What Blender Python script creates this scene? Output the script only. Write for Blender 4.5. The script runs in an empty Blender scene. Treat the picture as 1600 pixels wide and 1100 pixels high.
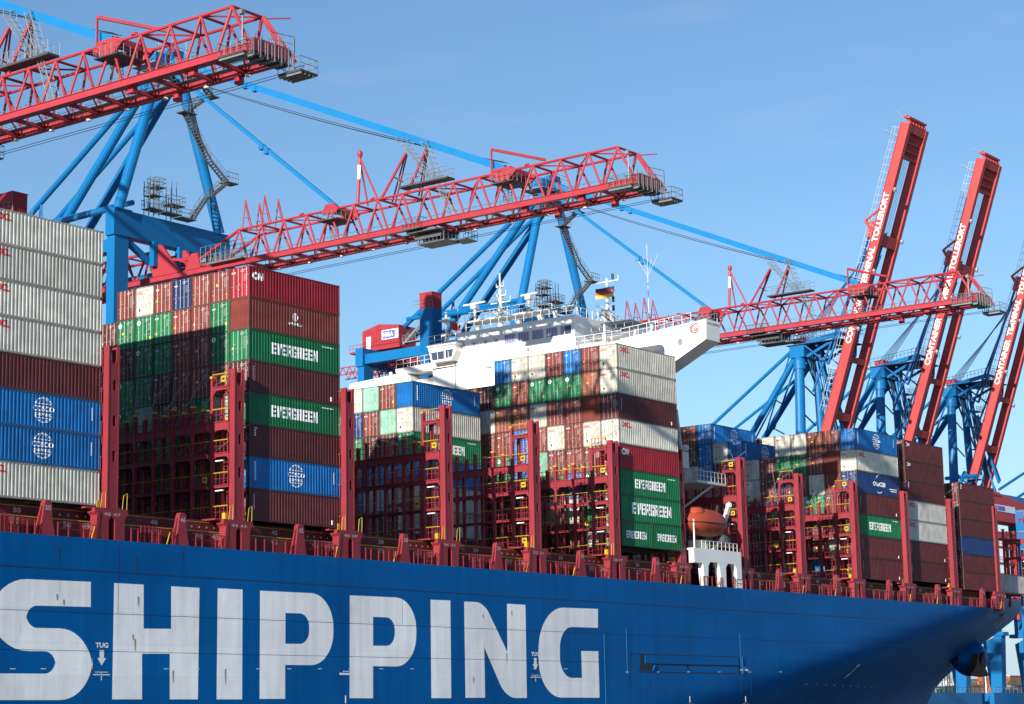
import bpy, bmesh, math, random
from mathutils import Vector, Matrix
random.seed(7)
S = bpy.context.scene
C = S.collection
rad = math.radians
# ------------------------------------------------------------------ camera
YAW, PITCH, ROLL, FPX = 0.92510, 0.17790, -0.02020, 3257.84
CAM = Vector((-133.2124, -129.9668, -41.6814))
def _basis():
    f = Vector((math.sin(YAW)*math.cos(PITCH), math.cos(YAW)*math.cos(PITCH), math.sin(PITCH)))
    r = Vector((math.cos(YAW), -math.sin(YAW), 0)); u = r.cross(f)
    return math.cos(ROLL)*r+math.sin(ROLL)*u, -math.sin(ROLL)*r+math.cos(ROLL)*u, f
RV, UV, FV = _basis()
cam = bpy.data.cameras.new('camera'); co = bpy.data.objects.new('camera', cam); C.objects.link(co)
m = Matrix((RV, UV, -FV)).transposed().to_4x4(); m.translation = CAM; co.matrix_world = m
cam.sensor_fit = 'HORIZONTAL'; cam.sensor_width = 36; cam.lens = FPX/1600*36
cam.clip_start = 1; cam.clip_end = 20000; S.camera = co
def ray(px, py):
    return RV*((px-800)/FPX)+UV*(-(py-550)/FPX)+FV
def onX(px, py, X):
    d = ray(px, py); return CAM+d*((X-CAM.x)/d.x)
def onY(px, py, Y):
    d = ray(px, py); return CAM+d*((Y-CAM.y)/d.y)
def onZ(px, py, Z):
    d = ray(px, py); return CAM+d*((Z-CAM.z)/d.z)
# ------------------------------------------------------------------ sky, sun, exposure
SUN_EL, SUN_AZ = 16.0, 10.0          # elevation; angle from the -X axis towards -Y
sd = Vector((-math.cos(rad(SUN_AZ))*math.cos(rad(SUN_EL)), -math.sin(rad(SUN_AZ))*math.cos(rad(SUN_EL)), math.sin(rad(SUN_EL))))
sl = bpy.data.lights.new('sun', 'SUN'); sl.energy = 5.0; sl.angle = rad(0.5); sl.color = (1, .93, .82)
so = bpy.data.objects.new('sun', sl); C.objects.link(so)
so.rotation_euler = sd.to_track_quat('Z', 'Y').to_euler(); so.location = (-200, -100, 100)
W = bpy.data.worlds.new('World'); S.world = W; W.use_nodes = True
wn = W.node_tree; wn.nodes.clear()
sky = wn.nodes.new('ShaderNodeTexSky'); sky.sky_type = 'NISHITA'; sky.sun_disc = False
sky.sun_elevation = rad(SUN_EL); sky.sun_rotation = math.atan2(sd.x, sd.y)
sky.altitude = 0; sky.air_density = 1.0; sky.dust_density = .25; sky.ozone_density = 2.0
bg = wn.nodes.new('ShaderNodeBackground'); bg.inputs[1].default_value = .085
wo = wn.nodes.new('ShaderNodeOutputWorld')
# thin high wisps of cloud, mixed into the sky by direction
tc = wn.nodes.new('ShaderNodeTexCoord'); mp = wn.nodes.new('ShaderNodeMapping'); mp.inputs['Scale'].default_value = (3, 3, 16)
nz = wn.nodes.new('ShaderNodeTexNoise'); nz.inputs['Scale'].default_value = 3.0; nz.inputs['Detail'].default_value = 6
rp = wn.nodes.new('ShaderNodeMapRange'); rp.inputs[1].default_value = .60; rp.inputs[2].default_value = .85; rp.inputs[4].default_value = .16
mx = wn.nodes.new('ShaderNodeMixRGB'); mx.inputs[2].default_value = (5.2, 5.6, 6.0, 1)
L = wn.links.new
L(tc.outputs['Generated'], mp.inputs[0]); L(mp.outputs[0], nz.inputs[0]); L(nz.outputs[0], rp.inputs[0])
tint = wn.nodes.new('ShaderNodeVectorMath'); tint.operation = 'MULTIPLY'; tint.inputs[1].default_value = (.90, 1.09, 1.25)
sep = wn.nodes.new('ShaderNodeSeparateXYZ'); L(tc.outputs['Generated'], sep.inputs[0])
hz = wn.nodes.new('ShaderNodeMapRange'); hz.inputs[1].default_value = .0; hz.inputs[2].default_value = .16; hz.inputs[3].default_value = .95; hz.inputs[4].default_value = 0; L(sep.outputs[2], hz.inputs[0])
mh_ = wn.nodes.new('ShaderNodeMixRGB'); mh_.inputs[2].default_value = (4.3, 5.5, 6.7, 1)      # pale air low down
L(sky.outputs[0], tint.inputs[0]); L(hz.outputs[0], mh_.inputs[0]); L(tint.outputs[0], mh_.inputs[1])
L(rp.outputs[0], mx.inputs[0]); L(mh_.outputs[0], mx.inputs[1]); L(mx.outputs[0], bg.inputs[0]); L(bg.outputs[0], wo.inputs[0])
S.view_settings.view_transform = 'Standard'; S.view_settings.look = 'None'
S.view_settings.exposure = 0.55; S.view_settings.gamma = 1
S.render.resolution_x = 1024; S.render.resolution_y = 704
# ------------------------------------------------------------------ materials
MATS = {}
def mat(name, col, rough=.5, metal=0, wear=.0, rust=(.16, .06, .025), var=.12, streak=.0, grime=.0, scale=.6, bump=0):
    if name in MATS: return MATS[name]
    mt = bpy.data.materials.new(name); mt.use_nodes = True; nt = mt.node_tree; N = nt.nodes; K = nt.links.new
    b = N['Principled BSDF']; b.inputs['Roughness'].default_value = rough; b.inputs['Metallic'].default_value = metal
    b.inputs['Specular IOR Level'].default_value = .25
    tc = N.new('ShaderNodeTexCoord'); oi = N.new('ShaderNodeObjectInfo')
    off = N.new('ShaderNodeVectorMath'); off.operation = 'SCALE'; off.inputs[0].default_value = (37, 53, 71); K(oi.outputs['Random'], off.inputs['Scale'])
    ad = N.new('ShaderNodeVectorMath'); ad.operation = 'ADD'; K(tc.outputs['Object'], ad.inputs[0]); K(off.outputs[0], ad.inputs[1])
    n1 = N.new('ShaderNodeTexNoise'); n1.inputs['Scale'].default_value = scale; n1.inputs['Detail'].default_value = 5; K(ad.outputs[0], n1.inputs[0])
    # overall value variation: noise + one random step per object
    r1 = N.new('ShaderNodeMapRange'); r1.inputs[1].default_value = .3; r1.inputs[2].default_value = .7; r1.inputs[3].default_value = 1-var; r1.inputs[4].default_value = 1+var
    K(n1.outputs[0], r1.inputs[0])
    r2 = N.new('ShaderNodeMapRange'); r2.inputs[3].default_value = 1-var; r2.inputs[4].default_value = 1+var; K(oi.outputs['Random'], r2.inputs[0])
    mu = N.new('ShaderNodeMath'); mu.operation = 'MULTIPLY'; K(r1.outputs[0], mu.inputs[0]); K(r2.outputs[0], mu.inputs[1])
    cm = N.new('ShaderNodeVectorMath'); cm.operation = 'SCALE'; cm.inputs[0].default_value = col[:3]; K(mu.outputs[0], cm.inputs['Scale'])
    out = cm.outputs[0]
    if streak or wear:
        ms = N.new('ShaderNodeMapping'); ms.inputs['Scale'].default_value = (3.2, 3.2, .35); K(ad.outputs[0], ms.inputs[0])
        n2 = N.new('ShaderNodeTexNoise'); n2.inputs['Scale'].default_value = 1.6; n2.inputs['Detail'].default_value = 6; n2.inputs['Roughness'].default_value = .65; K(ms.outputs[0], n2.inputs[0])
        r3 = N.new('ShaderNodeMapRange'); r3.inputs[1].default_value = .50; r3.inputs[2].default_value = .74; r3.inputs[4].default_value = streak; K(n2.outputs[0], r3.inputs[0])
        mxx = N.new('ShaderNodeMixRGB'); mxx.inputs[2].default_value = (*[c*.35+.012 for c in col[:3]], 1); K(r3.outputs[0], mxx.inputs[0]); K(out, mxx.inputs[1]); out = mxx.outputs[0]
        n3 = N.new('ShaderNodeTexNoise'); n3.inputs['Scale'].default_value = 2.3; n3.inputs['Detail'].default_value = 8; n3.inputs['Roughness'].default_value = .7; K(ad.outputs[0], n3.inputs[0])
        r4 = N.new('ShaderNodeMapRange'); r4.inputs[1].default_value = .60; r4.inputs[2].default_value = .72; r4.inputs[4].default_value = wear; K(n3.outputs[0], r4.inputs[0])
        mxy = N.new('ShaderNodeMixRGB'); mxy.inputs[2].default_value = (*rust, 1); K(r4.outputs[0], mxy.inputs[0]); K(out, mxy.inputs[1]); out = mxy.outputs[0]
    K(out, b.inputs['Base Color'])
    MATS[name] = mt; return mt
def flat(name, col, rough=.5, metal=0):
    if name in MATS: return MATS[name]
    mt = bpy.data.materials.new(name); mt.use_nodes = True; b = mt.node_tree.nodes['Principled BSDF']
    b.inputs['Base Color'].default_value = (*col, 1); b.inputs['Roughness'].default_value = rough; b.inputs['Metallic'].default_value = metal
    MATS[name] = mt; return mt
# ------------------------------------------------------------------ mesh builder
class MB:
    def __init__(s, o=(0, 0, 0)): s.v = []; s.f = []; s.o = Vector(o)
    def box(s, x0, x1, y0, y1, z0, z1):
        n = len(s.v)
        s.v += [(x, y, z) for z in (z0, z1) for y in (y0, y1) for x in (x0, x1)]
        s.f += [tuple(n+i for i in q) for q in ((0, 2, 3, 1), (4, 5, 7, 6), (0, 1, 5, 4), (2, 6, 7, 3), (0, 4, 6, 2), (1, 3, 7, 5))]
        return s
    def quad(s, *p):
        n = len(s.v); s.v += [tuple(q) for q in p]; s.f.append(tuple(range(n, n+len(p)))); return s
    def frame(s, p, q, up=(0, 0, 1)):
        p = Vector(p); q = Vector(q); d = (q-p).normalized(); u = Vector(up)
        if abs(d.dot(u)) > .98: u = Vector((0, 1, 0))
        a = d.cross(u).normalized(); b = a.cross(d).normalized(); return p, q, a, b
    def bar(s, p, q, w, h=None, up=(0, 0, 1)):
        h = h or w; p, q, a, b = s.frame(p, q, up); n = len(s.v)
        for e in (p, q):
            for i, j in ((-1, -1), (1, -1), (1, 1), (-1, 1)): s.v.append(tuple(e+a*(i*w/2)+b*(j*h/2)))
        s.f += [tuple(n+i for i in k) for k in ((0, 1, 2, 3), (7, 6, 5, 4), (0, 4, 5, 1), (1, 5, 6, 2), (2, 6, 7, 3), (3, 7, 4, 0))]
        return s
    def tube(s, p, q, r, n=8, r2=None):
        r2 = r if r2 is None else r2; p, q, a, b = s.frame(p, q); k = len(s.v)
        for e, R_ in ((p, r), (q, r2)):
            for i in range(n):
                t = 2*math.pi*i/n; s.v.append(tuple(e+a*(R_*math.cos(t))+b*(R_*math.sin(t))))
        for i in range(n): s.f.append((k+i, k+(i+1) % n, k+n+(i+1) % n, k+n+i))
        s.f.append(tuple(k+n-1-i for i in range(n))); s.f.append(tuple(k+n+i for i in range(n))); return s
    def path(s, pts, r, n=6):
        for a, b in zip(pts[:-1], pts[1:]): s.tube(a, b, r, n)
        return s
    def rev(s, c, prof, n=14, axis='z'):
        k = len(s.v)
        for (r, h) in prof:
            for i in range(n):
                t = 2*math.pi*i/n; x, y = r*math.cos(t), r*math.sin(t)
                s.v.append({'z': (c[0]+x, c[1]+y, c[2]+h), 'x': (c[0]+h, c[1]+x, c[2]+y), 'y': (c[0]+x, c[1]+h, c[2]+y)}[axis])
        for j in range(len(prof)-1):
            for i in range(n): s.f.append((k+j*n+i, k+j*n+(i+1) % n, k+(j+1)*n+(i+1) % n, k+(j+1)*n+i))
        return s
    def add(s, vf, M=None):
        n = len(s.v); vs, fs = vf
        for p in vs: s.v.append(tuple(M @ Vector(p)) if M else tuple(p))
        s.f += [tuple(n+i for i in f) for f in fs]; return s
    def rail(s, p, q, h=1.1, step=1.5, r=.03, mid=True, n=4):
        p = Vector(p); q = Vector(q); up = Vector((0, 0, h)); L_ = (q-p).length; k = max(1, round(L_/step))
        s.tube(p+up, q+up, r, n)
        if mid: s.tube(p+up*.5, q+up*.5, r*.8, n)
        for i in range(k+1):
            e = p.lerp(q, i/k); s.tube(e, e+up, r, n)
        return s
    def ladder(s, p, q, w=.45, axis=(0, 1, 0), r=.03, step=.3):
        p = Vector(p); q = Vector(q); a = Vector(axis)*w/2; k = max(2, int((q-p).length/step))
        s.tube(p-a, q-a, r, 4); s.tube(p+a, q+a, r, 4)
        for i in range(k):
            e = p.lerp(q, (i+.5)/k); s.tube(e-a, e+a, r*.7, 4)
        return s
    def stair(s, p, q, w=.8, axis=(1, 0, 0)):
        p = Vector(p); q = Vector(q); a = Vector(axis)*w/2; k = max(3, int((q-p).length/.45))
        for e in (-1, 1):
            s.bar(p+a*e, q+a*e, .08, .28); s.rail(p+a*e, q+a*e, 1.0, 1.4, .035)
        for i in range(k):
            e = p.lerp(q, (i+.5)/k); s.bar(e-a, e+a, .3, .06)
        return s
    def mesh(s, name):
        me = bpy.data.meshes.new(name); o = s.o
        me.from_pydata([(x-o.x, y-o.y, z-o.z) for x, y, z in s.v], [], s.f); me.update(); return me
    def build(s, name, material, parent=None, label=None, smooth=False):
        me = s.mesh(name); me.materials.append(material); o = bpy.data.objects.new(name, me); C.objects.link(o)
        if parent is not None: o.parent = parent
        if label: o['label'] = label
        if smooth:
            for p in me.polygons: p.use_smooth = len(p.vertices) == 4
        return o
def build_split(mb, name, material, parent):
    """one object per separate piece"""
    par = list(range(len(mb.v)))
    def find(i):
        while par[i] != i: par[i] = par[par[i]]; i = par[i]
        return i
    for f in mb.f:
        for i in f[1:]:
            a, b = find(f[0]), find(i)
            if a != b: par[b] = a
    groups = {}
    for f in mb.f: groups.setdefault(find(f[0]), []).append(f)
    out = []
    for fs in groups.values():
        ids = sorted({i for f in fs for i in f}); mp_ = {i: k for k, i in enumerate(ids)}; m2 = MB(mb.o); m2.v = [mb.v[i] for i in ids]; m2.f = [tuple(mp_[i] for i in f) for f in fs]
        out.append(m2.build(name, material, parent))
    return out
def tag(o, label, cat, group=None, kind=None):
    if label: o['label'] = label
    if cat: o['category'] = cat
    if group: o['group'] = group
    if kind: o['kind'] = kind
    return o
def thing(name, loc, label, cat, group=None):
    o = bpy.data.objects.new(name, None); o.location = loc; o.empty_display_size = .5; C.objects.link(o); return tag(o, label, cat, group)
KIDS = {}
def copy_tree(o, parent=None):
    c = o.copy(); C.objects.link(c)
    if parent is not None: c.parent = parent
    for ch in list(o.children): copy_tree(ch, c)
    return c
def rounded(pts, seg=8):
    """pts: (x, y[, r]) -> polyline with the corners rounded"""
    out = []; n = len(pts)
    for i, p in enumerate(pts):
        P = Vector(p[:2]); r = p[2] if len(p) > 2 else 0
        if r <= 0: out.append((P.x, P.y)); continue
        A = Vector(pts[i-1][:2]); B = Vector(pts[(i+1) % n][:2]); a = (A-P); b = (B-P)
        r_ = min(r, a.length*.98, b.length*.98); p0 = P+a.normalized()*r_; p1 = P+b.normalized()*r_
        for k in range(seg+1):
            t = k/seg; w = .5522847
            c0 = p0.lerp(P, w); c1 = p1.lerp(P, w)
            q = p0*(1-t)**3+c0*3*t*(1-t)**2+c1*3*t*t*(1-t)+p1*t**3; out.append((q.x, q.y))
    return out
def _curve_mesh(cu):
    ob = bpy.data.objects.new('tmp', cu); me = ob.to_mesh(); vs = [tuple(v.co) for v in me.vertices]; fs = [tuple(p.vertices) for p in me.polygons]
    ob.to_mesh_clear(); bpy.data.objects.remove(ob); bpy.data.curves.remove(cu); return vs, fs
def shape(outer, holes=(), depth=0):
    """filled 2D shape with holes, in the xy plane, extruded symmetrically by depth"""
    cu = bpy.data.curves.new('tmp', 'CURVE'); cu.dimensions = '2D'; cu.fill_mode = 'BOTH'; cu.extrude = depth/2
    for lp in [outer]+list(holes):
        sp = cu.splines.new('POLY'); sp.points.add(len(lp)-1); sp.use_cyclic_u = True
        for p, c in zip(sp.points, lp): p.co = (c[0], c[1], 0, 1)
    return _curve_mesh(cu)
TXT = {}
def text(s, size=1, bold=.0, align='CENTER', depth=0):
    key = (s, size, bold, align, depth)
    if key not in TXT:
        cu = bpy.data.curves.new('tmp', 'FONT'); cu.body = s; cu.size = size; cu.offset = bold; cu.align_x = align; cu.align_y = 'CENTER'; cu.extrude = depth; cu.resolution_u = 3
        TXT[key] = _curve_mesh(cu)
    return TXT[key]
def fit(vf, w, h, cx=0, cy=0):
    vs, fs = vf; xs = [v[0] for v in vs]; ys = [v[1] for v in vs]
    sx = w/(max(xs)-min(xs)); sy = h/(max(ys)-min(ys)); ax = (max(xs)+min(xs))/2; ay = (max(ys)+min(ys))/2
    return [((v[0]-ax)*sx+cx, (v[1]-ay)*sy+cy, 0) for v in vs], fs
# plane placing matrices: 2D (x, y) -> world/local
def PM_side(x, y, z): return Matrix(((1, 0, 0, x), (0, 0, -1, y), (0, 1, 0, z), (0, 0, 0, 1)))      # reads along +X, faces -Y
def PM_end(x, y, z): return Matrix(((0, 0, -1, x), (-1, 0, 0, y), (0, 1, 0, z), (0, 0, 0, 1)))      # reads along -Y, faces -X
def PM_yz(x): return Matrix(((0, 0, 1, x), (1, 0, 0, 0), (0, 1, 0, 0), (0, 0, 0, 1)))               # (y, z) in a plane X = x
def PM_xz(y): return Matrix(((1, 0, 0, 0), (0, 0, 1, y), (0, 1, 0, 0), (0, 0, 0, 1)))               # (x, z) in a plane Y = y
# ------------------------------------------------------------------ paints
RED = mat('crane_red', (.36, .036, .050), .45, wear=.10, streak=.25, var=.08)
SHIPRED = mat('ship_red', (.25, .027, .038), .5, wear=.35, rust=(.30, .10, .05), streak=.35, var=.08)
DKRED = mat('ship_dark_red', (.14, .016, .022), .6, wear=.3, streak=.4)  # the darker red of deck, coaming and hatch covers
CRBLUE = mat('crane_blue', (.004, .138, .36), .4, streak=.15, var=.06, scale=.2)
STAYBLUE = mat('stay_blue', (.01, .165, .40), .4, var=.05)
GREY = mat('galvanised_grey', (.22, .23, .24), .5, .3, var=.15)
GRATE = mat('grating', (.06, .065, .07), .6, .2, var=.2)
YEL = mat('yellow_paint', (.46, .30, .02), .5, var=.1, wear=.1)
WHITE = mat('ship_white', (.80, .80, .78), .45, wear=.05, streak=.10, var=.03, rust=(.45, .28, .15), scale=.25)
def hull_paint(name, col, rough, tone, spec):
    mt = bpy.data.materials.new(name); mt.use_nodes = True; nt = mt.node_tree; N = nt.nodes; K = nt.links.new; b = N['Principled BSDF']
    b.inputs['Roughness'].default_value = rough; b.inputs['Specular IOR Level'].default_value = spec
    tc = N.new('ShaderNodeTexCoord'); sx = N.new('ShaderNodeSeparateXYZ'); cx_ = N.new('ShaderNodeCombineXYZ'); K(tc.outputs['Object'], sx.inputs[0]); K(sx.outputs[0], cx_.inputs[0]); K(sx.outputs[2], cx_.inputs[1])
    br = N.new('ShaderNodeTexBrick'); K(cx_.outputs[0], br.inputs[0]); br.inputs['Scale'].default_value = 1; br.inputs['Brick Width'].default_value = 11.3; br.inputs['Row Height'].default_value = 2.6; br.inputs['Mortar Size'].default_value = .012
    br.inputs['Color1'].default_value = (1-tone, 1-tone, 1-tone, 1); br.inputs['Color2'].default_value = (1+tone, 1+tone, 1+tone, 1); br.inputs['Mortar'].default_value = (.80, .80, .80, 1)
    # long vertical weathering, blotches and scuffs
    m1 = N.new('ShaderNodeMapping'); m1.inputs['Scale'].default_value = (1.1, 1.1, .05); K(tc.outputs['Object'], m1.inputs[0])
    n1 = N.new('ShaderNodeTexNoise'); n1.inputs['Scale'].default_value = 1.0; n1.inputs['Detail'].default_value = 9; n1.inputs['Roughness'].default_value = .62; K(m1.outputs[0], n1.inputs[0])
    r1 = N.new('ShaderNodeMapRange'); r1.inputs[1].default_value = .3; r1.inputs[2].default_value = .7; r1.inputs[3].default_value = .88; r1.inputs[4].default_value = 1.10; K(n1.outputs[0], r1.inputs[0])
    n2 = N.new('ShaderNodeTexNoise'); n2.inputs['Scale'].default_value = .11; n2.inputs['Detail'].default_value = 7; K(tc.outputs['Object'], n2.inputs[0])
    r2 = N.new('ShaderNodeMapRange'); r2.inputs[1].default_value = .3; r2.inputs[2].default_value = .7; r2.inputs[3].default_value = .88; r2.inputs[4].default_value = 1.12; K(n2.outputs[0], r2.inputs[0])
    mu = N.new('ShaderNodeMath'); mu.operation = 'MULTIPLY'; K(r1.outputs[0], mu.inputs[0]); K(r2.outputs[0], mu.inputs[1])
    v1 = N.new('ShaderNodeVectorMath'); v1.operation = 'SCALE'; v1.inputs[0].default_value = col; K(mu.outputs[0], v1.inputs['Scale'])
    v2 = N.new('ShaderNodeVectorMath'); v2.operation = 'MULTIPLY'; K(v1.outputs[0], v2.inputs[0]); K(br.outputs[0], v2.inputs[1])
    # rust weeps: narrow, sparse
    m3 = N.new('ShaderNodeMapping'); m3.inputs['Scale'].default_value = (2.6, 2.6, .22); K(tc.outputs['Object'], m3.inputs[0])
    n3 = N.new('ShaderNodeTexNoise'); n3.inputs['Scale'].default_value = 1.3; n3.inputs['Detail'].default_value = 4; K(m3.outputs[0], n3.inputs[0])
    r3 = N.new('ShaderNodeMapRange'); r3.inputs[1].default_value = .69; r3.inputs[2].default_value = .80; r3.inputs[4].default_value = .8; K(n3.outputs[0], r3.inputs[0])
    mx3 = N.new('ShaderNodeMixRGB'); mx3.inputs[2].default_value = (.10, .055, .03, 1); K(r3.outputs[0], mx3.inputs[0]); K(v2.outputs[0], mx3.inputs[1]); K(mx3.outputs[0], b.inputs['Base Color'])
    # plates are never quite flat
    nb = N.new('ShaderNodeTexNoise'); nb.inputs['Scale'].default_value = .45; nb.inputs['Detail'].default_value = 3; K(tc.outputs['Object'], nb.inputs[0])
    bp = N.new('ShaderNodeBump'); bp.inputs['Strength'].default_value = .35; bp.inputs['Distance'].default_value = .10; K(nb.outputs[0], bp.inputs['Height']); K(bp.outputs[0], b.inputs['Normal'])
    MATS[name] = mt; return mt
HULL = hull_paint('hull_blue', (.0, .096, .315), .42, .05, .06)
LWHITE = hull_paint('letter_white', (.86, .86, .87), .6, .025, .2)
GLASS = flat('window_glass', (.05, .07, .12), .12)
DARK = flat('dark', (.012, .012, .015), .6)
ROPE = flat('wire_rope', (.03, .03, .035), .6)
WTXT = flat('white_lettering', (.80, .80, .80), .6)
RTXT = flat('red_lettering', (.55, .03, .04), .6)
STK = flat('yellow_sticker', (.75, .45, .03), .6)
# ------------------------------------------------------------------ shipping containers
CH, CW, CL = 2.896, 2.438, 12.192
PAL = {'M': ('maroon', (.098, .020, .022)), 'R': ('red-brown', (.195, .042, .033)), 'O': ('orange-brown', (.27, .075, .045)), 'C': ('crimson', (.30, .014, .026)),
       'S': ('salmon red', (.48, .10, .075)), 'G': ('green', (.006, .155, .056)), 'T': ('pale green', (.22, .46, .34)), 'B': ('blue', (.004, .14, .42)),
       'N': ('navy blue', (.010, .035, .13)), 'W': ('off-white', (.56, .54, .47)), 'Y': ('grey', (.32, .33, .33)), 'A': ('light grey', (.50, .50, .47))}
PAINT = {k: mat('container_'+v[0].replace(' ', '_').replace('-', '_'), v[1], .55, wear=.35 if k in 'WAR' else .40, rust=(.14, .055, .03), streak=.34 if k in 'WA' else .42, var=.19, scale=.8) for k, v in PAL.items()}
FRAMEP = {k: mat('container_rail_'+v[0].replace(' ', '_').replace('-', '_'), tuple(c*.55+.02 for c in v[1]), .6, wear=.9, rust=(.09, .045, .03), streak=.5, var=.2, scale=1.5) for k, v in PAL.items()}
ROD = mat('locking_rod_steel', (.34, .33, .32), .45, .3, var=.2)
CASTING = mat('corner_casting', (.10, .06, .04), .7, wear=.5)
def corr(x0, x1, out, dep, per=.37):
    """corrugation breakpoints [(x, y)] between x0 and x1"""
    n = max(1, round((x1-x0)/per)); p = (x1-x0)/n; r = []
    for i in range(n):
        a = x0+i*p; r += [(a, out), (a+.36*p, out), (a+.48*p, out+dep), (a+.88*p, out+dep)]
    return r+[(x1, out)]
def corr_side(L_, y0, sgn, dep=.038, per=.37):
    mb = MB(); z0, z1 = .16, CH-.11
    pr = corr(.11, L_-.11, 0, dep, per); n = len(mb.v)
    for x, d in pr: mb.v += [(x, y0+sgn*d, z0), (x, y0+sgn*d, z1)]
    for i in range(len(pr)-1):
        a = n+2*i; mb.f.append((a, a+2, a+3, a+1) if sgn > 0 else (a, a+1, a+3, a+2))
    return mb
def body_mesh(L_):
    a = corr_side(L_, .02, 1); b = corr_side(L_, CW-.02, -1); mb = MB(); mb.add((a.v, a.f)); mb.add((b.v, b.f))
    k = 24; st = (L_-.3)/k                                       # roof sheet with shallow cross ribs
    for i in range(k):
        x = .15+i*st
        mb.box(x, x+st*.55, .10, CW-.10, CH-.05, CH-.028)
        mb.box(x+st*.55, x+st, .10, CW-.10, CH-.06, CH-.045)
    pr = corr(.10, CW-.10, 0, .05, .25); n = len(mb.v)            # far end wall
    for y, d in pr: mb.v += [(L_-.04-d, y, .16), (L_-.04-d, y, CH-.11)]
    for i in range(len(pr)-1):
        q = n+2*i; mb.f.append((q, q+2, q+3, q+1))
    mb.box(.12, L_-.12, .12, CW-.12, .10, .14)                    # floor
    return mb.mesh('body')
def frame_mesh(L_, door=True):
    mb = MB(); w = .10
    for x in (0, L_-w):
        for y in (0, CW-w): mb.box(x, x+w, y, y+w, .118, CH-.118)
    for y in (.005, CW-.065):
        mb.box(.18, L_-.18, y, y+.06, CH-.112, CH-.012); mb.box(.18, L_-.18, y, y+.06, .01, .165)
    for x in (.005, L_-.085):
        mb.box(x, x+.08, .165, CW-.165, CH-.115, CH-.012); mb.box(x, x+.08, .165, CW-.165, .01, .165)
    return mb.mesh('frame')
def castings_mesh(L_):
    mb = MB(); s = .178
    for x in (-.006, L_-s+.006):
        for y in (-.006, CW-.162+.006):
            for z in (0, CH-.118): mb.box(x, x+s, y, y+.162, z, z+.118)
    return mb.mesh('corner_casting')
def door_mesh(y0, y1):
    mb = MB(); mb.box(.045, .075, y0+.012, y1-.012, .17, CH-.12)
    for z in (.20, .78, 1.40, 2.02, 2.60): mb.box(.030, .046, y0+.05, y1-.05, z, z+.07)
    mb.box(.030, .046, y0+.014, y0+.05, .18, CH-.13); mb.box(.030, .046, y1-.05, y1-.014, .18, CH-.13)
    return mb.mesh('door')
def rod_mesh(y):
    mb = MB(); mb.tube((.012, y, .12), (.012, y, CH-.09), .021, 6)
    for z in (.14, .9, 1.9, CH-.16): mb.box(-.006, .045, y-.07, y+.07, z, z+.07)
    mb.bar((0, y, 1.15), (0, y+.3, 1.12), .03, .04); return mb.mesh('locking_rod')
def plain_end_mesh():
    mb = MB(); pr = corr(.10, CW-.10, .03, .05, .25)
    for y, d in pr: mb.v += [(d, y, .16), (d, y, CH-.11)]
    for i in range(len(pr)-1):
        q = 2*i; mb.f.append((q, q+1, q+3, q+2))
    return mb.mesh('front_wall')
def marks_mesh(v):
    """the rows of code and weight figures stencilled on a door end, too small to read"""
    r = random.Random(v*13+5); mb = MB(); x = .018
    def blk(y, z, w, h): mb.box(x, x+.006, y-w*.75, y, z-h*.8, z)
    # door end faces -X: a reader sees +Y on the left
    yr = .12
    if v < 4:
        ys = 1.12
        for row, (n, h) in enumerate([(7, .085), (4, .085)]):
            for i in range(n): blk(ys-i*.115, 2.62-row*.14, .07, h)
        for row in range(r.choice([6, 8, 9])):
            z = 2.20-row*.12
            for i in range(2+r.randint(0, 2)): blk(.72-i*.15, z, .10, .05)
        for k in range(3): blk(2.2-r.random()*.9, .6+r.random()*1.2, .09, .09)
    if v == 1: blk(2.25, 2.5, .22, .2); blk(1.95, 2.5, .22, .2)
    if v == 2: blk(2.2, 2.35, .55, .16)
    return mb.mesh('marking')
def stick_mesh(v):
    mb = MB(); x = .015
    spots = {0: [(2.15, 1.35, .2, .2)], 1: [(.55, .95, .24, .3)], 2: [(1.75, 1.7, .26, .22), (.5, .7, .12, .12)], 3: [(2.2, 1.05, .3, .16)]}[v]
    for y, z, w, h in spots: mb.box(x, x+.006, y-w, y, z-h, z)
    return mb.mesh('sticker')
BODY = body_mesh(CL); FRM = frame_mesh(CL); CAST = castings_mesh(CL); BODY20 = body_mesh(6.058); FRM20 = frame_mesh(6.058); CAST20 = castings_mesh(6.058)
DOORS = [door_mesh(.10, CW/2), door_mesh(CW/2, CW-.10)]; RODS = [rod_mesh(y) for y in (.38, .92, 1.42, 1.98)]; PLAIN = plain_end_mesh()
MARKS = [marks_mesh(v) for v in range(4)]; STKS = [stick_mesh(v) for v in range(4)]
def ring(cx, cy, r, w, a0=0, a1=360, n=28, ex=1.0):
    vs = []; fs = []
    for i in range(n+1):
        t = rad(a0+(a1-a0)*i/n); c, s_ = math.cos(t), math.sin(t)
        vs += [(cx+(r-w/2)*c*ex, cy+(r-w/2)*s_, 0), (cx+(r+w/2)*c*ex, cy+(r+w/2)*s_, 0)]
    for i in range(n): fs.append((2*i, 2*i+1, 2*i+3, 2*i+2))
    return vs, fs
def rect(x0, x1, y0, y1): return [(x0, y0, 0), (x1, y0, 0), (x1, y1, 0), (x0, y1, 0)], [(0, 1, 2, 3)]
def merge(*a):
    vs = []; fs = []
    for v, f in a:
        n = len(vs); vs += list(v); fs += [tuple(i+n for i in q) for q in f]
    return vs, fs
def poly2(pts): return [(p[0], p[1], 0) for p in pts], [tuple(range(len(pts)))]
BLK = {}
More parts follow.
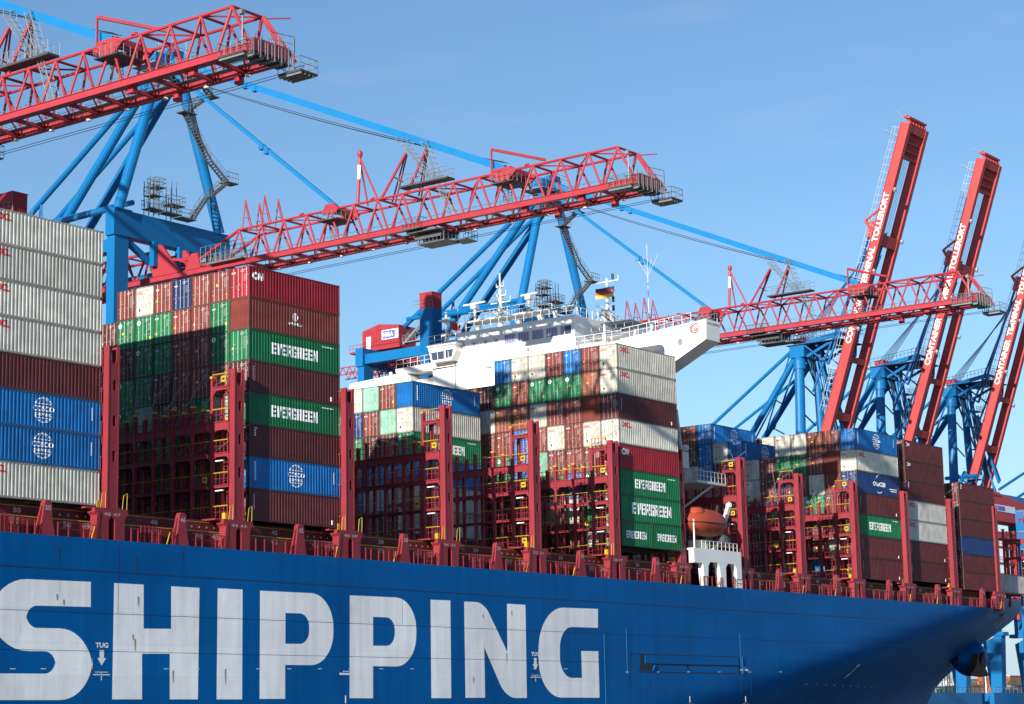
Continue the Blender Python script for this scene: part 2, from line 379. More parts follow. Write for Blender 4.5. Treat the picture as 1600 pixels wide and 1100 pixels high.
def block_letter(ch):
    t = .29; w = .84
    if ch == 'E': return [rect(0, t, 0, 1), rect(t, w, 0, .22), rect(t, w*.95, .40, .60), rect(t, w, .78, 1)]
    if ch == 'V': return [poly2([(0, 1), (.36, 1), (.46, .45), (.56, 1), (.92, 1), (.64, 0), (.28, 0)])]
    if ch == 'R': return [rect(0, t, 0, 1), rect(t, w, .78, 1), rect(t, w, .40, .60), rect(w-t, w, .6, .78), poly2([(.38, .40), (.66, .40), (.92, 0), (.56, 0)])]
    if ch == 'G': return [rect(0, t, 0, 1), rect(t, w, .78, 1), rect(t, w, 0, .22), rect(w-t, w, .22, .52), rect(.42, w-t, .38, .52), rect(w-t, w, .66, .78)]
    if ch == 'N': return [rect(0, t, 0, 1), poly2([(t, 1), (t, .55), (.84-t, 0), (.84-t, .45)]), rect(.84-t, .84, 0, 1)]
def block_text(s, w, h, cx, cy):
    parts = []; x = 0
    for ch in s:
        for vs, fs in block_letter(ch): parts.append(([(p[0]+x, p[1], 0) for p in vs], fs))
        x += {'V': .96, 'N': .95}.get(ch, .92)
    return fit(merge(*parts), w, h, cx, cy)
def globe(cx, cy, r):
    a = [ring(cx, cy, r, .07*r, 25, 155), ring(cx, cy, r, .07*r, 205, 335), ring(cx, cy, r*.98, .05*r, 35, 145, ex=.55), ring(cx, cy, r*.98, .05*r, 215, 325, ex=.55),
         rect(cx-r*.88, cx+r*.88, cy+r*.47, cy+r*.52), rect(cx-r*.7, cx+r*.7, cy-r*.68, cy-r*.63), rect(cx-.03*r, cx+.03*r, cy+r*.3, cy+r)]
    a.append(fit(text('COSCO', 1, .03), r*2.2, r*.44, cx, cy+r*.10)); a.append(fit(text('SHIPPING', 1, .02), r*1.75, r*.26, cx, cy-r*.38)); return merge(*a)
def conform(vf, L_, name, y0=.02, dep=.038):
    """lay flat lettering on the corrugated side: cut at every fold, then press in"""
    bm = bmesh.new(); vs = [bm.verts.new((p[0], 0, p[1])) for p in vf[0]]
    for f in vf[1]:
        try: bm.faces.new([vs[i] for i in f])
        except ValueError: pass
    pr = corr(.11, L_-.11, 0, dep); xs = [p[0] for p in vf[0]]; lo, hi = min(xs), max(xs)
    for x, d in pr:
        if lo < x < hi: bmesh.ops.bisect_plane(bm, geom=bm.verts[:]+bm.edges[:]+bm.faces[:], plane_co=(x, 0, 0), plane_no=(1, 0, 0), dist=1e-5)
    for v in bm.verts:
        x = v.co.x; d = 0
        for (xa, da), (xb, db) in zip(pr[:-1], pr[1:]):
            if xa <= x <= xb: d = da+(db-da)*(x-xa)/max(1e-9, xb-xa); break
        v.co.y = y0+d-.010
    bmesh.ops.recalc_face_normals(bm, faces=bm.faces[:])
    me = bpy.data.meshes.new(name); bm.to_mesh(me); bm.free(); return me
def vcode(x, z0, n, h=.15, g=.07):
    return merge(*[rect(x, x+.13, z0-i*(h+g)-h, z0-i*(h+g)) for i in range(n)])
SIDE = {}
def side_decal(kind):
    if kind in SIDE: return SIDE[kind]
    L_ = 6.058 if kind.endswith('20') else CL
    if kind == 'ever': vf = merge(block_text('EVERGREEN', 6.2, 1.05, 6.0, 1.45), merge(*[rect(9.6+i*.22, 9.76+i*.22, 2.42, 2.52) for i in range(8)]))
    elif kind == 'everbig': vf = merge(block_text('EVERGREEN', 8.0, 1.30, 6.2, 1.50))
    elif kind == 'ever20': vf = block_text('EVERGREEN', 4.0, .85, 3.0, 1.35)
    elif kind == 'cosco': vf = merge(globe(6.15, 1.55, 1.0), vcode(.75, 2.45, 8), rect(11.2, 11.3, 1.2, 2.3))
    elif kind == 'oocl': vf = fit(text('OOCL', 1, .06), 1.9, .62, 1.55, 2.28)
    elif kind == 'cai': vf = merge(fit(text('CAI', 1, .09), 1.5, .72, 1.15, 2.05))
    elif kind == 'yang': vf = merge(vcode(.6, 2.4, 7, .14, .06), rect(10.9, 11.1, .3, .7))
    elif kind == 'code': vf = merge(vcode(.75, 2.45, 3), rect(.72, 1.1, 2.55, 2.62))
    elif kind == 'box': vf = merge(ring(.95, 2.3, .24, .1, 0, 360), rect(1.3, 1.6, 2.1, 2.5))
    elif kind == 'harp': vf = merge(ring(6.1, 1.85, .33, .10), rect(6.06, 6.14, 1.5, 2.15), fit(text('VASILLI', 1, .02), 2.0, .26, 6.1, 1.2))
    elif kind == 'cma': vf = merge(fit(text('CMA CGM', 1, .06), 3.5, .62, 6.3, 1.5), ring(6.5, 1.6, 1.2, .12, 95, 150), ring(6.3, 1.45, 1.15, .12, 240, 310), rect(9.2, 11.4, 1.0, 1.12), rect(9.5, 11.4, .72, .84))
    SIDE[kind] = conform(vf, L_, 'lettering'); return SIDE[kind]
def setmat(o, m_):
    if not o.data.materials: o.data.materials.append(m_)
    o.material_slots[0].link = 'OBJECT'; o.material_slots[0].material = m_
def child(name, me, m_, parent, loc=(0, 0, 0)):
    o = bpy.data.objects.new(name, me); C.objects.link(o); o.parent = parent; o.location = loc; setmat(o, m_); return o
DOORTXT = {}
def door_text(s, colm):
    if (s) not in DOORTXT:
        mb = MB(); mb.add(fit(text(s, 1, .03), .26*len(s)+.1, .30, 0, 0), PM_end(.016, 1.85, 2.33)); DOORTXT[s] = mb.mesh('lettering')
    return DOORTXT[s]
PROTO = {}
def container(x, y, z, code, label, h=CH, decal=None, plain=False, txt=None, L_=CL, far=False):
    """one container with its near lower left corner at x, y, z"""
    key = (plain, L_ < 7)
    if key not in PROTO:
        t = thing('shipping_container', (0, 0, 0), None, 'container')
        a, b, c = (BODY20, FRM20, CAST20) if L_ < 7 else (BODY, FRM, CAST)
        child('body', a, PAINT['M'], t); child('frame', b, FRAMEP['M'], t); child('corner_casting', c, CASTING, t)
        if plain: child('front_wall', PLAIN, PAINT['M'], t)
        else:
            for i in (0, 1):
                d = child('door', DOORS[i], PAINT['M'], t)
                for k in (0, 1): child('locking_rod', RODS[2*i+k], ROD, d)
        PROTO[key] = t
    t = copy_tree(PROTO[key])
    if not far: x += random.uniform(-.05, .05); y += random.uniform(-.015, .015)
    t.location = (x, y, z); t.scale = (1, 1, h/CH); t['label'] = label; t['category'] = 'container'; t['group'] = 'containers stacked on the ship'
    for ch in t.children:
        nm = ch.name.split('.')[0]
        if nm in ('body', 'front_wall', 'door'): setmat(ch, PAINT[code])
        elif nm == 'frame': setmat(ch, FRAMEP[code])
    r = random.random()
    if not plain:
        v = random.randint(0, 3); child('marking', MARKS[v], flat('door_code_white', (.55, .55, .53)) if code not in 'WAT' else flat('door_code_grey', (.12, .12, .13)), t)
        if r < .75: child('sticker', STKS[random.randint(0, 3)], STK, t)
        if code == 'G' and random.random() < .5:
            mb = MB(); mb.add(ring(2.0, 2.35, .17, .13), PM_yz(.016)); child('emblem', mb.mesh('emblem'), WTXT, t)
        if code == 'W':
            mb = MB(); mb.box(.008, .02, 1.80, 2.02, .55, .80); child('vent', mb.mesh('vent'), DARK, t)
            if not txt and random.random() < .7: txt = 'OOCL'
    if txt: child('lettering', door_text(txt, None), RTXT if code == 'W' else WTXT, t)
    if decal: child('lettering', side_decal(decal), RTXT if decal == 'oocl' else WTXT, t)
    return t
ORD = ['first', 'second', 'third', 'fourth', 'fifth', 'sixth', 'seventh', 'eighth', 'ninth', 'tenth', 'eleventh', 'twelfth', 'thirteenth', 'fourteenth']
DTXT = {'ever': 'with large EVERGREEN lettering', 'x': ''}
SEEN = set()
def lab(s):
    if s in SEEN: print('DUP LABEL', s)
    SEEN.add(s)
    if len(s.split()) > 16: print('LONG LABEL', len(s.split()), s)
    return s
def bay(X0, Y0, ztop, cols, where, h=CH, decals=None, nearword=True, zoff=None, first=0):
    """cols: strings, one per stack from the water side inwards, top tier first; lower case = plain end, '.' = nothing there"""
    decals = decals or {}
    for k, col in enumerate(cols):
        y = Y0+(0 if k == 0 else 2.505*k)
        zt = ztop+((zoff or {}).get(k, 0))
        for j, ch in enumerate(col):
            if ch == '.': continue
            code = ch.upper(); z = zt-(j+1)*h
            nm = PAL[code][0]
            dk = decals.get((k, j))
            pos = 'outermost' if k+first == 0 else ORD[k+first]+' from the water'
            tier = 'top' if j == 0 else (ORD[j]+' down')
            feat = {'ever': ' white-lettered', 'everbig': ' biggest-lettered', 'cosco': ' globe-marked', 'oocl': ' red-lettered'}.get(dk, '')
            if isinstance(dk, tuple): dk = dk[0]
            L_ = CL
            if dk == 'ever20':
                for q in (0, 1): container(X0+q*6.13, y, z, code, lab('short white-lettered green container, %s half of the bottom tier, %s' % (('left', 'right')[q], where)), h, 'ever20', False, None, 6.058)
                continue
            container(X0, y, z, code, lab('%s%s container, %s, stack %s, %s' % (nm, feat, tier, pos, where)), h, dk, ch.islower())
# leftmost bay: only its sides show
def hidden_rows():  # unseen inner rows, added to cast their shade on the next bay
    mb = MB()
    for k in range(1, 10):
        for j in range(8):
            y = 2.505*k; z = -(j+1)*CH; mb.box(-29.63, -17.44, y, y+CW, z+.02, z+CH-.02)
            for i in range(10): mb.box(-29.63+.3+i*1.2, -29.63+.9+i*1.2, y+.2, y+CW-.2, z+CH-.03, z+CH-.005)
    tag(mb.build('container_mass', PAINT['M']), 'unseen mass of maroon containers packed behind the leftmost white and blue stack', 'containers', None, 'stuff')
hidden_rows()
bay(-29.63, 0, 0, ['WWWWMBBW'], 'leftmost bay', decals={(0, 0): 'oocl', (0, 1): 'oocl', (0, 2): 'oocl', (0, 3): 'oocl', (0, 4): 'code', (0, 5): 'cosco', (0, 6): 'cosco', (0, 7): 'oocl'})
# tall bay right of it
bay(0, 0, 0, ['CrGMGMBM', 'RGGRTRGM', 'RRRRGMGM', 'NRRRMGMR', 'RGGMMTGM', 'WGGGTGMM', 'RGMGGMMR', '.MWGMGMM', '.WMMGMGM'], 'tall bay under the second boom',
    decals={(0, 0): 'cai', (0, 1): 'harp', (0, 2): 'ever', (0, 3): 'yang', (0, 4): 'ever', (0, 5): 'code', (0, 6): 'cosco', (0, 7): 'yang'})
# stack standing far inboard, right in front of the next bay
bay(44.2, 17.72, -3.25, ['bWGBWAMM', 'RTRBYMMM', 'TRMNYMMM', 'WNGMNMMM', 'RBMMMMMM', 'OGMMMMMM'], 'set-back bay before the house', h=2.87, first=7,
    decals={(0, 0): 'cosco', (0, 2): 'ever', (0, 3): 'code'})
# tall bay in front of the house
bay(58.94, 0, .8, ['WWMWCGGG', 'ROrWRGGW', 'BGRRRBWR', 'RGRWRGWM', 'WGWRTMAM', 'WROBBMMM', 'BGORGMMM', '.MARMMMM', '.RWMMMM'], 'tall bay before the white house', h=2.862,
    decals={(0, 0): 'oocl', (0, 1): 'oocl', (0, 2): 'yang', (0, 3): 'oocl', (0, 4): 'cai', (0, 5): 'ever', (0, 6): 'everbig', (0, 7): 'ever20'})
# bay under the raised cranes
bay(116.7, .8, -.02, ['.BWNMGMM', '.RrrRRWR', '.RRWGRRB', '.WGRTBGW', '.WGNRTMW', '..RRTMMM', '..WWMMMM', '.BMMMMMM', '.WMRMGMM', 'BBBMRMMM', 'RMWRMMMM', 'MRM'], 'bay under the raised red booms',
    decals={(0, 1): 'cosco', (0, 2): 'oocl', (0, 3): 'cma', (0, 4): 'yang', (0, 5): 'ever', (0, 6): 'yang', (0, 7): 'yang', (7, 1): 'cosco', (9, 0): 'cosco'})
bay(131.4, 21.8, -.6, ['W', 'R'], 'far bay seen behind the blue containers', first=9)
bay(131.4, .95, -3.1, ['MMMAAMM', 'MMMMMMM'], 'bay right of the navy container', h=2.815, decals={(0, 0): 'box', (0, 1): 'box', (0, 2): 'code', (0, 3): 'oocl', (0, 4): 'oocl', (0, 5): 'yang', (0, 6): 'yang'})
bay(147.4, .5, -7.85, ['MMMNMM', 'OMMNMM', 'RMNMMM'], 'low bay near the bow', h=2.6, decals={(0, 0): 'code'})
container(163.0, 2.0, -23.2, 'Y', lab('lone pale grey container standing low at the bow end of the deck'), decal=None)
# ------------------------------------------------------------------ the ship
ship = thing('container_ship', (20, 28.5, -50), 'huge blue-hulled container ship with white SHIPPING lettering moored across the picture', 'container ship')
SO = (20, 28.5, -50)
DZ = -25.95; YC = 28.5; HB = 29.3
def lerp_tab(tab, z):
    for (a, va), (b, vb) in zip(tab[:-1], tab[1:]):
        if z <= a and z >= b: return va+(vb-va)*(a-z)/(a-b)
    return tab[0][1] if z > tab[0][0] else tab[-1][1]
XK = [(-21.0, 150), (-24.5, 152), (-25.95, 152), (-27.5, 145), (-28.9, 137), (-31.3, 124), (-33.3, 112), (-35.3, 101), (-37.7, 85), (-42, 62), (-46, 45), (-52, 35)]
XS = [(-20.9, 232), (-22.9, 231.5), (-25.2, 225), (-29.1, 213), (-32.6, 204), (-35.4, 196), (-37.8, 192), (-42, 187), (-46, 184), (-52, 180)]
def side_y(X, z):
    k = lerp_tab(XK, z); s_ = lerp_tab(XS, z)
    if X <= k: return YC-HB
    t = min(1, (X-k)/(s_-k)); return YC-HB*(1-t**1.25)
def deck_z(X):
    if X < 155.5: return DZ
    return DZ+1.6*min(1, (X-155.5)/2.5)+3.4*max(0, X-158)/74
hull = MB(SO)
xs = [-75, -40, 0, 20, 35]+[35+4*i for i in range(1, 30)]+[155.5, 157, 158, 160]+[160+1.5*i for i in range(1, 50)]
zs = [0, .04, .11, .18, .25, .31, .38, .45, .52, .62, .75, .88, 1.0]
grid = []
for side in (1, -1):
    g = []
    for X in xs:
        row = []
        for t in zs:
            zt = deck_z(X); z = zt+(-52-zt)*t; y = side_y(min(X, lerp_tab(XS, z)), z); Xe = min(X, lerp_tab(XS, z))
            if side < 0: y = 2*YC-y
            row.append(len(hull.v)); hull.v.append((Xe, y, z))
        g.append(row)
    grid.append(g)
for s_, g in zip((1, -1), grid):
    for i in range(len(xs)-1):
        for j in range(len(zs)-1):
            q = (g[i][j], g[i][j+1], g[i+1][j+1], g[i+1][j]); hull.f.append(q if s_ > 0 else q[::-1])
hull.f.append(tuple([grid[0][0][j] for j in range(len(zs))]+[grid[1][0][j] for j in reversed(range(len(zs)))]))
ho = hull.build('hull', HULL, ship, smooth=True)
dk = MB(SO); 
for i in range(len(xs)-1):
    z = DZ-.35; a, b = min(xs[i], 224), min(xs[i+1], 224)
    if b > a: dk.quad((a, side_y(a, z)+.3, z), (b, side_y(b, z)+.3, z), (b, 2*YC-side_y(b, z)-.3, z), (a, 2*YC-side_y(a, z)-.3, z))
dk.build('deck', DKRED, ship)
YS = YC-HB
# big lettering, painted on the flat side (a few mm proud)
def hp(pts, ox, oy, sc, rr=1.0):
    o = []
    for p in pts:
        w = onY(ox+p[0]/sc, oy+p[1]/sc, YS); o.append((w.x, w.z, p[2]*rr) if len(p) > 2 else (w.x, w.z))
    return o
LET = []
def letter(name, pts, ox, oy, sc, hole=None, seg=10):
    o = rounded(hp(pts, ox, oy, sc), seg); h = [rounded(hp(hole, ox, oy, sc), seg)] if hole else []
    mb = MB(SO); mb.add(shape(o, h), PM_xz(YS-.012)); mb.build('letter', LWHITE, ship, label='white letter %s painted on the hull' % name)
A_ = (0, 700, 2.75); B_ = (500, 820, 3.478)
letter('S', [(390, 575), (390, 683), (112, 676, 1.1), (112, 772, 1.1), (398, 778, 3.4), (398, 1083, 3.4), (-110, 1083), (-110, 968), (238, 970, 1.1), (238, 874, 1.1), (-60, 870, 4), (-60, 556, 4)], *A_)
letter('H', [(490, 580), (617, 587), (617, 776), (735, 777), (735, 594), (857, 601), (850, 1080), (729, 1080), (729, 884), (610, 884), (610, 1080), (481, 1080)], *A_)
letter('I', [(935, 603), (1042, 608), (1040, 1080), (930, 1080)], *A_)
letter('P', [(1117, 613), (1432, 628, 3.0), (1432, 934, 3.0), (1225, 932), (1225, 1078), (1115, 1078)], *A_, hole=[(1226, 709), (1328, 712, 1.2), (1328, 842, 1.2), (1226, 841)])
letter('P', [(161, 383), (523, 400, 3.0), (523, 772, 3.0), (288, 768), (288, 943), (160, 942)], *B_, hole=[(288, 500), (406, 505, 1.2), (406, 658, 1.2), (288, 657)])
letter('I', [(600, 407), (708, 411), (713, 942), (605, 942)], *B_)
letter('N', [(783, 417), (890, 421, 1.3), (1018, 692), (1016, 429), (1116, 435), (1124, 941), (1010, 941, 1.6), (892, 665), (897, 940), (790, 940)], *B_)
letter('G', [(1510, 457), (1510, 560), (1303, 553, 2.2), (1303, 832, 2.2), (1423, 832), (1419, 686), (1512, 687), (1519, 940), (1187, 938, 4.0), (1187, 445, 4.4)], *B_)
# plate seams, tug marks, load marks and the pilot door
SEAM = flat('hull_seam', (.0, .030, .115), .5); SEAML = flat('hull_seam_light', (.02, .22, .50), .45)
mb = MB(SO)
for z, x1, h in ((-28.55, 125, .10), (-31.95, 125, .035), (-35.0, 54, .03)): mb.box(-75, x1, YS-.022, YS+.01, z-h/2, z+h/2)
for x in (56.5, 81.9, 84.2, 20, -16): mb.box(x-.02, x+.02, YS-.014, YS, -38.5 if x > 50 else -31.9, -31.95 if x > 50 else -26.2)
mb.build('plate_seam', SEAM, ship)
mb = MB(SO)
for x, a, b in ((58.0, -31.3, -36.3), (82.0, -31.3, -36.0), (53.7, -31.9, -42)): mb.box(x-.035, x+.035, YS-.02, YS, b, a)
mb.build('plate_seam', SEAML, ship)
def down_arrow(mb, X, Z, s=1.0, y=None):
    y = YS-.02 if y is None else y
    mb.add(([(X-.28*s, 0, Z), (X+.28*s, 0, Z), (X+.28*s, 0, Z-.75*s), (X+.55*s, 0, Z-.75*s), (X, 0, Z-1.45*s), (X-.55*s, 0, Z-.75*s), (X-.28*s, 0, Z-.75*s)], [(6, 5, 4, 3, 2, 1, 0)]), Matrix.Translation((0, y, 0)))
for X, Z, t in ((-17.7, -34.1, 'TUG'), (41.1, -34.1, 'TUG')):
    mb = MB(SO); w = onY(159 if X < 0 else 836, 1012 if X < 0 else 1025, YS)
    mb.add(fit(text(t, 1, .04), 1.35, .42, w.x, w.z+.2), PM_side(0, YS-.02, 0)); down_arrow(mb, w.x, w.z-.2, .85)
    mb.add(rect(w.x-.9, w.x+.9, w.z-2.2, w.z-2.12), PM_side(0, YS-.02, 0)); mb.add(rect(w.x-.05, w.x+.05, w.z-2.6, w.z-2.0), PM_side(0, YS-.02, 0)); mb.add(rect(w.x-.7, w.x+.7, w.z-1.98, w.z-1.93), PM_side(0, YS-.021, 0))
    mb.build('tug_mark', WTXT, ship)
mb = MB(SO)
for i in range(26):
    w = onY(20+i*48, 1045+ (5 if i > 18 else 0), YS); 
    if 120 < 20+i*48 < 180: continue
    mb.box(w.x-.25, w.x+.25, YS-.022, YS, w.z-.025, w.z+.025)
for px in (540, 1078, 1165): 
    w = onY(px, 1092, YS); mb.box(w.x-.05, w.x+.05, YS-.022, YS, w.z-.4, w.z+.3)
    mb.add(fit(text({540: '1330', 1078: '2200', 1165: '2244'}[px], 1, .04), 1.5, .45, w.x, w.z-.8), PM_side(0, YS-.02, 0))
for px, py in ((541, 1053), (1163, 1047)):
    w = onY(px, py, YS); mb.box(w.x-.9, w.x+.9, YS-.022, YS, w.z-.09, w.z+.09); mb.box(w.x-.4, w.x+.4, YS-.022, YS, w.z+.2, w.z+.26)
mb.build('draught_mark', WTXT, ship)
# side port for the accommodation ladder: niche shade painted as flat dark strips, stowed blue ladder over
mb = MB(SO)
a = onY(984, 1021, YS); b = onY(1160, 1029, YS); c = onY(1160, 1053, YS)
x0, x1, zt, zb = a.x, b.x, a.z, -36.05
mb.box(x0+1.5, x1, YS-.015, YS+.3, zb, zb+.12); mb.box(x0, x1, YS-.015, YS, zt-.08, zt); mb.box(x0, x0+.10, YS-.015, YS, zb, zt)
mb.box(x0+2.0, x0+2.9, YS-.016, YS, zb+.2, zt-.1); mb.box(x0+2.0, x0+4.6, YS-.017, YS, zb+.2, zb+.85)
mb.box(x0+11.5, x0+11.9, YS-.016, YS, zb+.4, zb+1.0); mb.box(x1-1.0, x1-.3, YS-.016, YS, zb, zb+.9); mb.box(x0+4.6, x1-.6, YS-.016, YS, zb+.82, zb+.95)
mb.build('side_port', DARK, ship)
mb = MB(SO); mb.box(x0+2.9, x1-1.1, YS-.10, YS-.02, zb+1.0, zt-.2); mb.tube((x1-.2, YS-.08, zb), (x1-.2, YS-.08, zt), .08); mb.tube((x0+4.4, YS-.06, zb+.2), (x0+4.8, YS-.06, zb+.8), .1)
mb.build('boarding_ladder', HULL, ship)
RST = flat('rust_drip', (.42, .27, .15), .8); RSD = flat('dark_drip', (.03, .05, .06), .8)
for ox, oy, sc, u, v, ln, m_ in [(0, 700, 2.75, 742, 958, 1.1, RST), (0, 700, 2.75, 967, 952, 1.4, RST), (0, 700, 2.75, 593, 640, .9, RST), (0, 700, 2.75, 570, 803, .5, RST), (0, 700, 2.75, 579, 822, 1.1, RST), (0, 700, 2.75, 244, 630, .5, RST), (0, 700, 2.75, 273, 653, .5, RST),
        (500, 820, 3.478, 1013, 700, 1.2, RST), (500, 820, 3.478, 833, 830, .6, RST), (500, 820, 3.478, 1040, 470, .5, RST), (500, 820, 3.478, 885, 488, .4, RST), (0, 700, 2.75, 583, 455, 2.4, RSD), (0, 700, 2.75, 250, 425, 1.6, RSD), (0, 700, 2.75, 783, 450, 1.2, RSD), (900, 840, 3.81, 318, 345, 1.6, RSD), (900, 840, 3.81, 440, 820, 3.0, RSD), (900, 840, 3.81, 320, 820, 2.2, RSD), (900, 840, 3.81, 872, 300, 2.6, RSD), (900, 840, 3.81, 975, 310, 2.0, RSD)]:
    w = onY(ox+u/sc, oy+v/sc, YS); mb = MB(SO); h = .08 if m_ is RST else .05
    mb.add(([(w.x-h, YS-.03, w.z), (w.x+h*.6, YS-.03, w.z+.08), (w.x+h, YS-.03, w.z-.2), (w.x+h*.3, YS-.03, w.z-ln), (w.x-h*.4, YS-.03, w.z-ln*.7)], [(4, 3, 2, 1, 0)])); mb.build('rust_streak', m_, ship)
# bow marks follow the flare
def hull_pt(X, z, out=.04): return (X, side_y(X, z)-out, z)
mb = MB(SO)
def flare_decal(vf):
    n = len(mb.v); mb.v += [hull_pt(p[0], p[1], .10) for p in vf[0]]; mb.f += [tuple(n+i for i in f) for f in vf[1]]
flare_decal(([(p[0], p[1]) for p in fit(text('COSCO SHIPPING', 1, .03), 15, 1.5, 178, -26.8)[0]], fit(text('COSCO SHIPPING', 1, .03), 15, 1.5, 178, -26.8)[1]))
mb.build('bow_name', flat('bow_letter', (.42, .43, .45)), ship, label='ship name painted on the dark flare of the bow')
mb = MB(SO)
w = onY(1340, 1045, 1.0); X, z = w.x, w.z
flare_decal(([(X-.45, z+.2), (X+.45, z+.2), (X+.45, z+.6), (X-.45, z+.6)], [(0, 1, 2, 3)]))
flare_decal(([(X-.2, z+.1), (X+.2, z+.1), (X+.2, z-.6), (X+.5, z-.6), (X, z-1.3), (X-.5, z-.6), (X-.2, z-.6)], [(0, 1, 2, 3, 4, 5, 6)]))
for k in range(9): flare_decal(rect(X-14+k*4.2, X-13.3+k*4.2, z-2.1, z-2.0))
mb.build('bow_mark', WTXT, ship)
# anchor in its bell
ac = onY(1512, 1030, 17.5)
mb = MB(SO); mb.rev((ac.x+2.6, ac.y+1, ac.z+.2), [(0.3, -4.6), (1.3, -3.6), (2.4, -1.8), (2.9, 0), (2.8, 1.3), (2.1, 1.9), (.3, 2.0)], 20, 'x'); mb.build('anchor_bell', HULL, ship, smooth=True)
RUST = flat('rusty_iron', (.075, .030, .022), .7); mb = MB(SO); ya = ac.y-2.2; pts = []
for u, v in ((600, 745), (770, 765), (830, 755), (795, 680), (775, 650), (770, 465), (740, 560), (730, 640), (705, 600), (695, 480), (670, 640)):
    w = onY(1440+u/7.856, 960+v/7.856, ya); pts.append((w.x, w.z))
mb.add(shape(pts, (), 1.0), PM_xz(ya+.5));
mb.build('anchor', RUST, ship)
# ---------------- deck edge: coaming, walkway front, rails, pedestals
def yoff(X): return 0 if X < 72 else .85 if X < 136 else .9
mb = MB(SO); m2 = MB(SO); m3 = MB(SO)
for a, b in ((-76, 71.6), (86.6, 160)):
    o = yoff((a+b)/2)
    mb.box(a, b, o+.0, o+.18, DZ-.3, -24.55); m2.box(a, b, o+.9, 56-o, DZ-.3, -23.42)
    m3.box(a, b, o-.03, o+.22, -24.55, -24.47); m3.box(a, b, o+.86, o+.95, -23.62, -23.57)
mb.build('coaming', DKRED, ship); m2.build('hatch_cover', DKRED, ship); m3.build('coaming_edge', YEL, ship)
PNUM = flat('faded_number', (.40, .33, .33), .7)
mb = MB(SO)
nums = {-3: (55, 54, 53), -2: (51, 50, 49), -1: (47, 46, 45), 0: (43, 42, 41), 1: (39, 38, 37), 2: (35, 34, 33), 3: (31, 30, 29), 4: (27, 26, 25), 6: (23, 22, 21), 7: (19, 18, 17), 8: (15, 14, 13), 9: (11, 10, '09'), 10: ('07', '06', '05')}
BX = {b: 14.73*b for b in range(-5, 6)}; BX.update({6: 87.2, 7: 101.97, 8: 116.7, 9: 131.43, 10: 146.16, 11: 160.9})
for b, ns in nums.items():
    o = yoff(BX[b])
    for i, dx in enumerate((3.2, 8.6, 10.6)):
        mb = MB(SO); mb.add(fit(text(str(ns[i]), 1, .03), .85, .5, BX[b]+dx, -24.9), PM_side(0, o-.012, 0)); mb.build('bay_number', PNUM, ship)
    mb = MB(SO); mb.add(fit(text(str(ns[1]), 1, .03), .8, .42, BX[b]+4.2, -23.95), PM_side(0, o+.88, 0)); mb.build('bay_number', PNUM, ship)
    mb = MB(SO)
    for k in range(5): mb.add(rect(BX[b]+7.6+k*.9, BX[b]+7.8+k*.9, -24.1, -23.95), PM_side(0, o+.885, 0))
    mb.build('vent_row', PNUM, ship)

mb = MB(SO); m2 = MB(SO); ry = MB(SO)
rnd = random.Random(3)
for b in list(range(-3, 6))+[6, 7, 8, 9, 10]:
    o = yoff(BX[b]); X0 = BX[b]; y = YS+.12+(.0 if b < 6 else 0)
    x = X0+.2
    while x < X0+11.8:
        if abs(x-(X0+6.1)) > 1.0: mb.bar((x, y, DZ-.1), (x, y, DZ+1.15), .09, .09)
        x += rnd.choice([.75, 1.1, 1.6])
    mb.bar((X0+rnd.random()*1.5, y, DZ+1.1), (X0+4.8, y, DZ+1.1), .05); mb.bar((X0+7.2, y, DZ+1.1), (X0+11.8, y, DZ+1.1), .05); mb.bar((X0+7.2, y, DZ+.6), (X0+11.8, y, DZ+.6), .04)
    gx = X0+rnd.choice([1.5, 8.2]);                                    # lashing gear racks
    for k in range(6): mb.bar((gx+k*.45, y+.25, DZ), (gx+k*.45, y+.25, DZ+1.45), .08)
    for k in range(4): mb.bar((gx, y+.25, DZ+.2+k*.38), (gx+2.3, y+.25, DZ+.2+k*.38), .07)
    for q in (X0+(4.2 if b % 2 else 10.6),): ry.bar((q, y-.02, DZ), (q+.35, y-.02, DZ+1.0), .08, .07); 
mb.build('deck_railing', SHIPRED, ship); ry.build('deck_brace', YEL, ship)
PN = []
for b in list(range(-3, 6))+[6, 7, 8, 9, 10]:
    X0 = BX[b]; o = yoff(X0); mb = MB(SO)
    sh = shape([(X0+5.3, DZ-.2), (X0+6.9, DZ-.2), (X0+6.55, -24.4), (X0+6.5, -23.3), (X0+6.3, -23.15), (X0+5.9, -23.15), (X0+5.75, -23.4), (X0+5.6, -24.4)], (), .5)
    mb.add(sh, PM_xz(YS+.45+o*.4)); mb.bar((X0+5.2, YS+.45+o*.4, DZ), (X0+5.85, YS+.45+o*.4, -23.6), .16, .5)
    p = mb.build('pedestal', SHIPRED, ship)
    if b in nums: 
        mt = MB(SO); mt.add(fit(text(str(nums[b][1]), 1, .03), .62, .42, X0+6.12, -23.75), PM_side(0, YS+.45+o*.4-.262, 0)); mt.build('pedestal_number', PNUM, p)
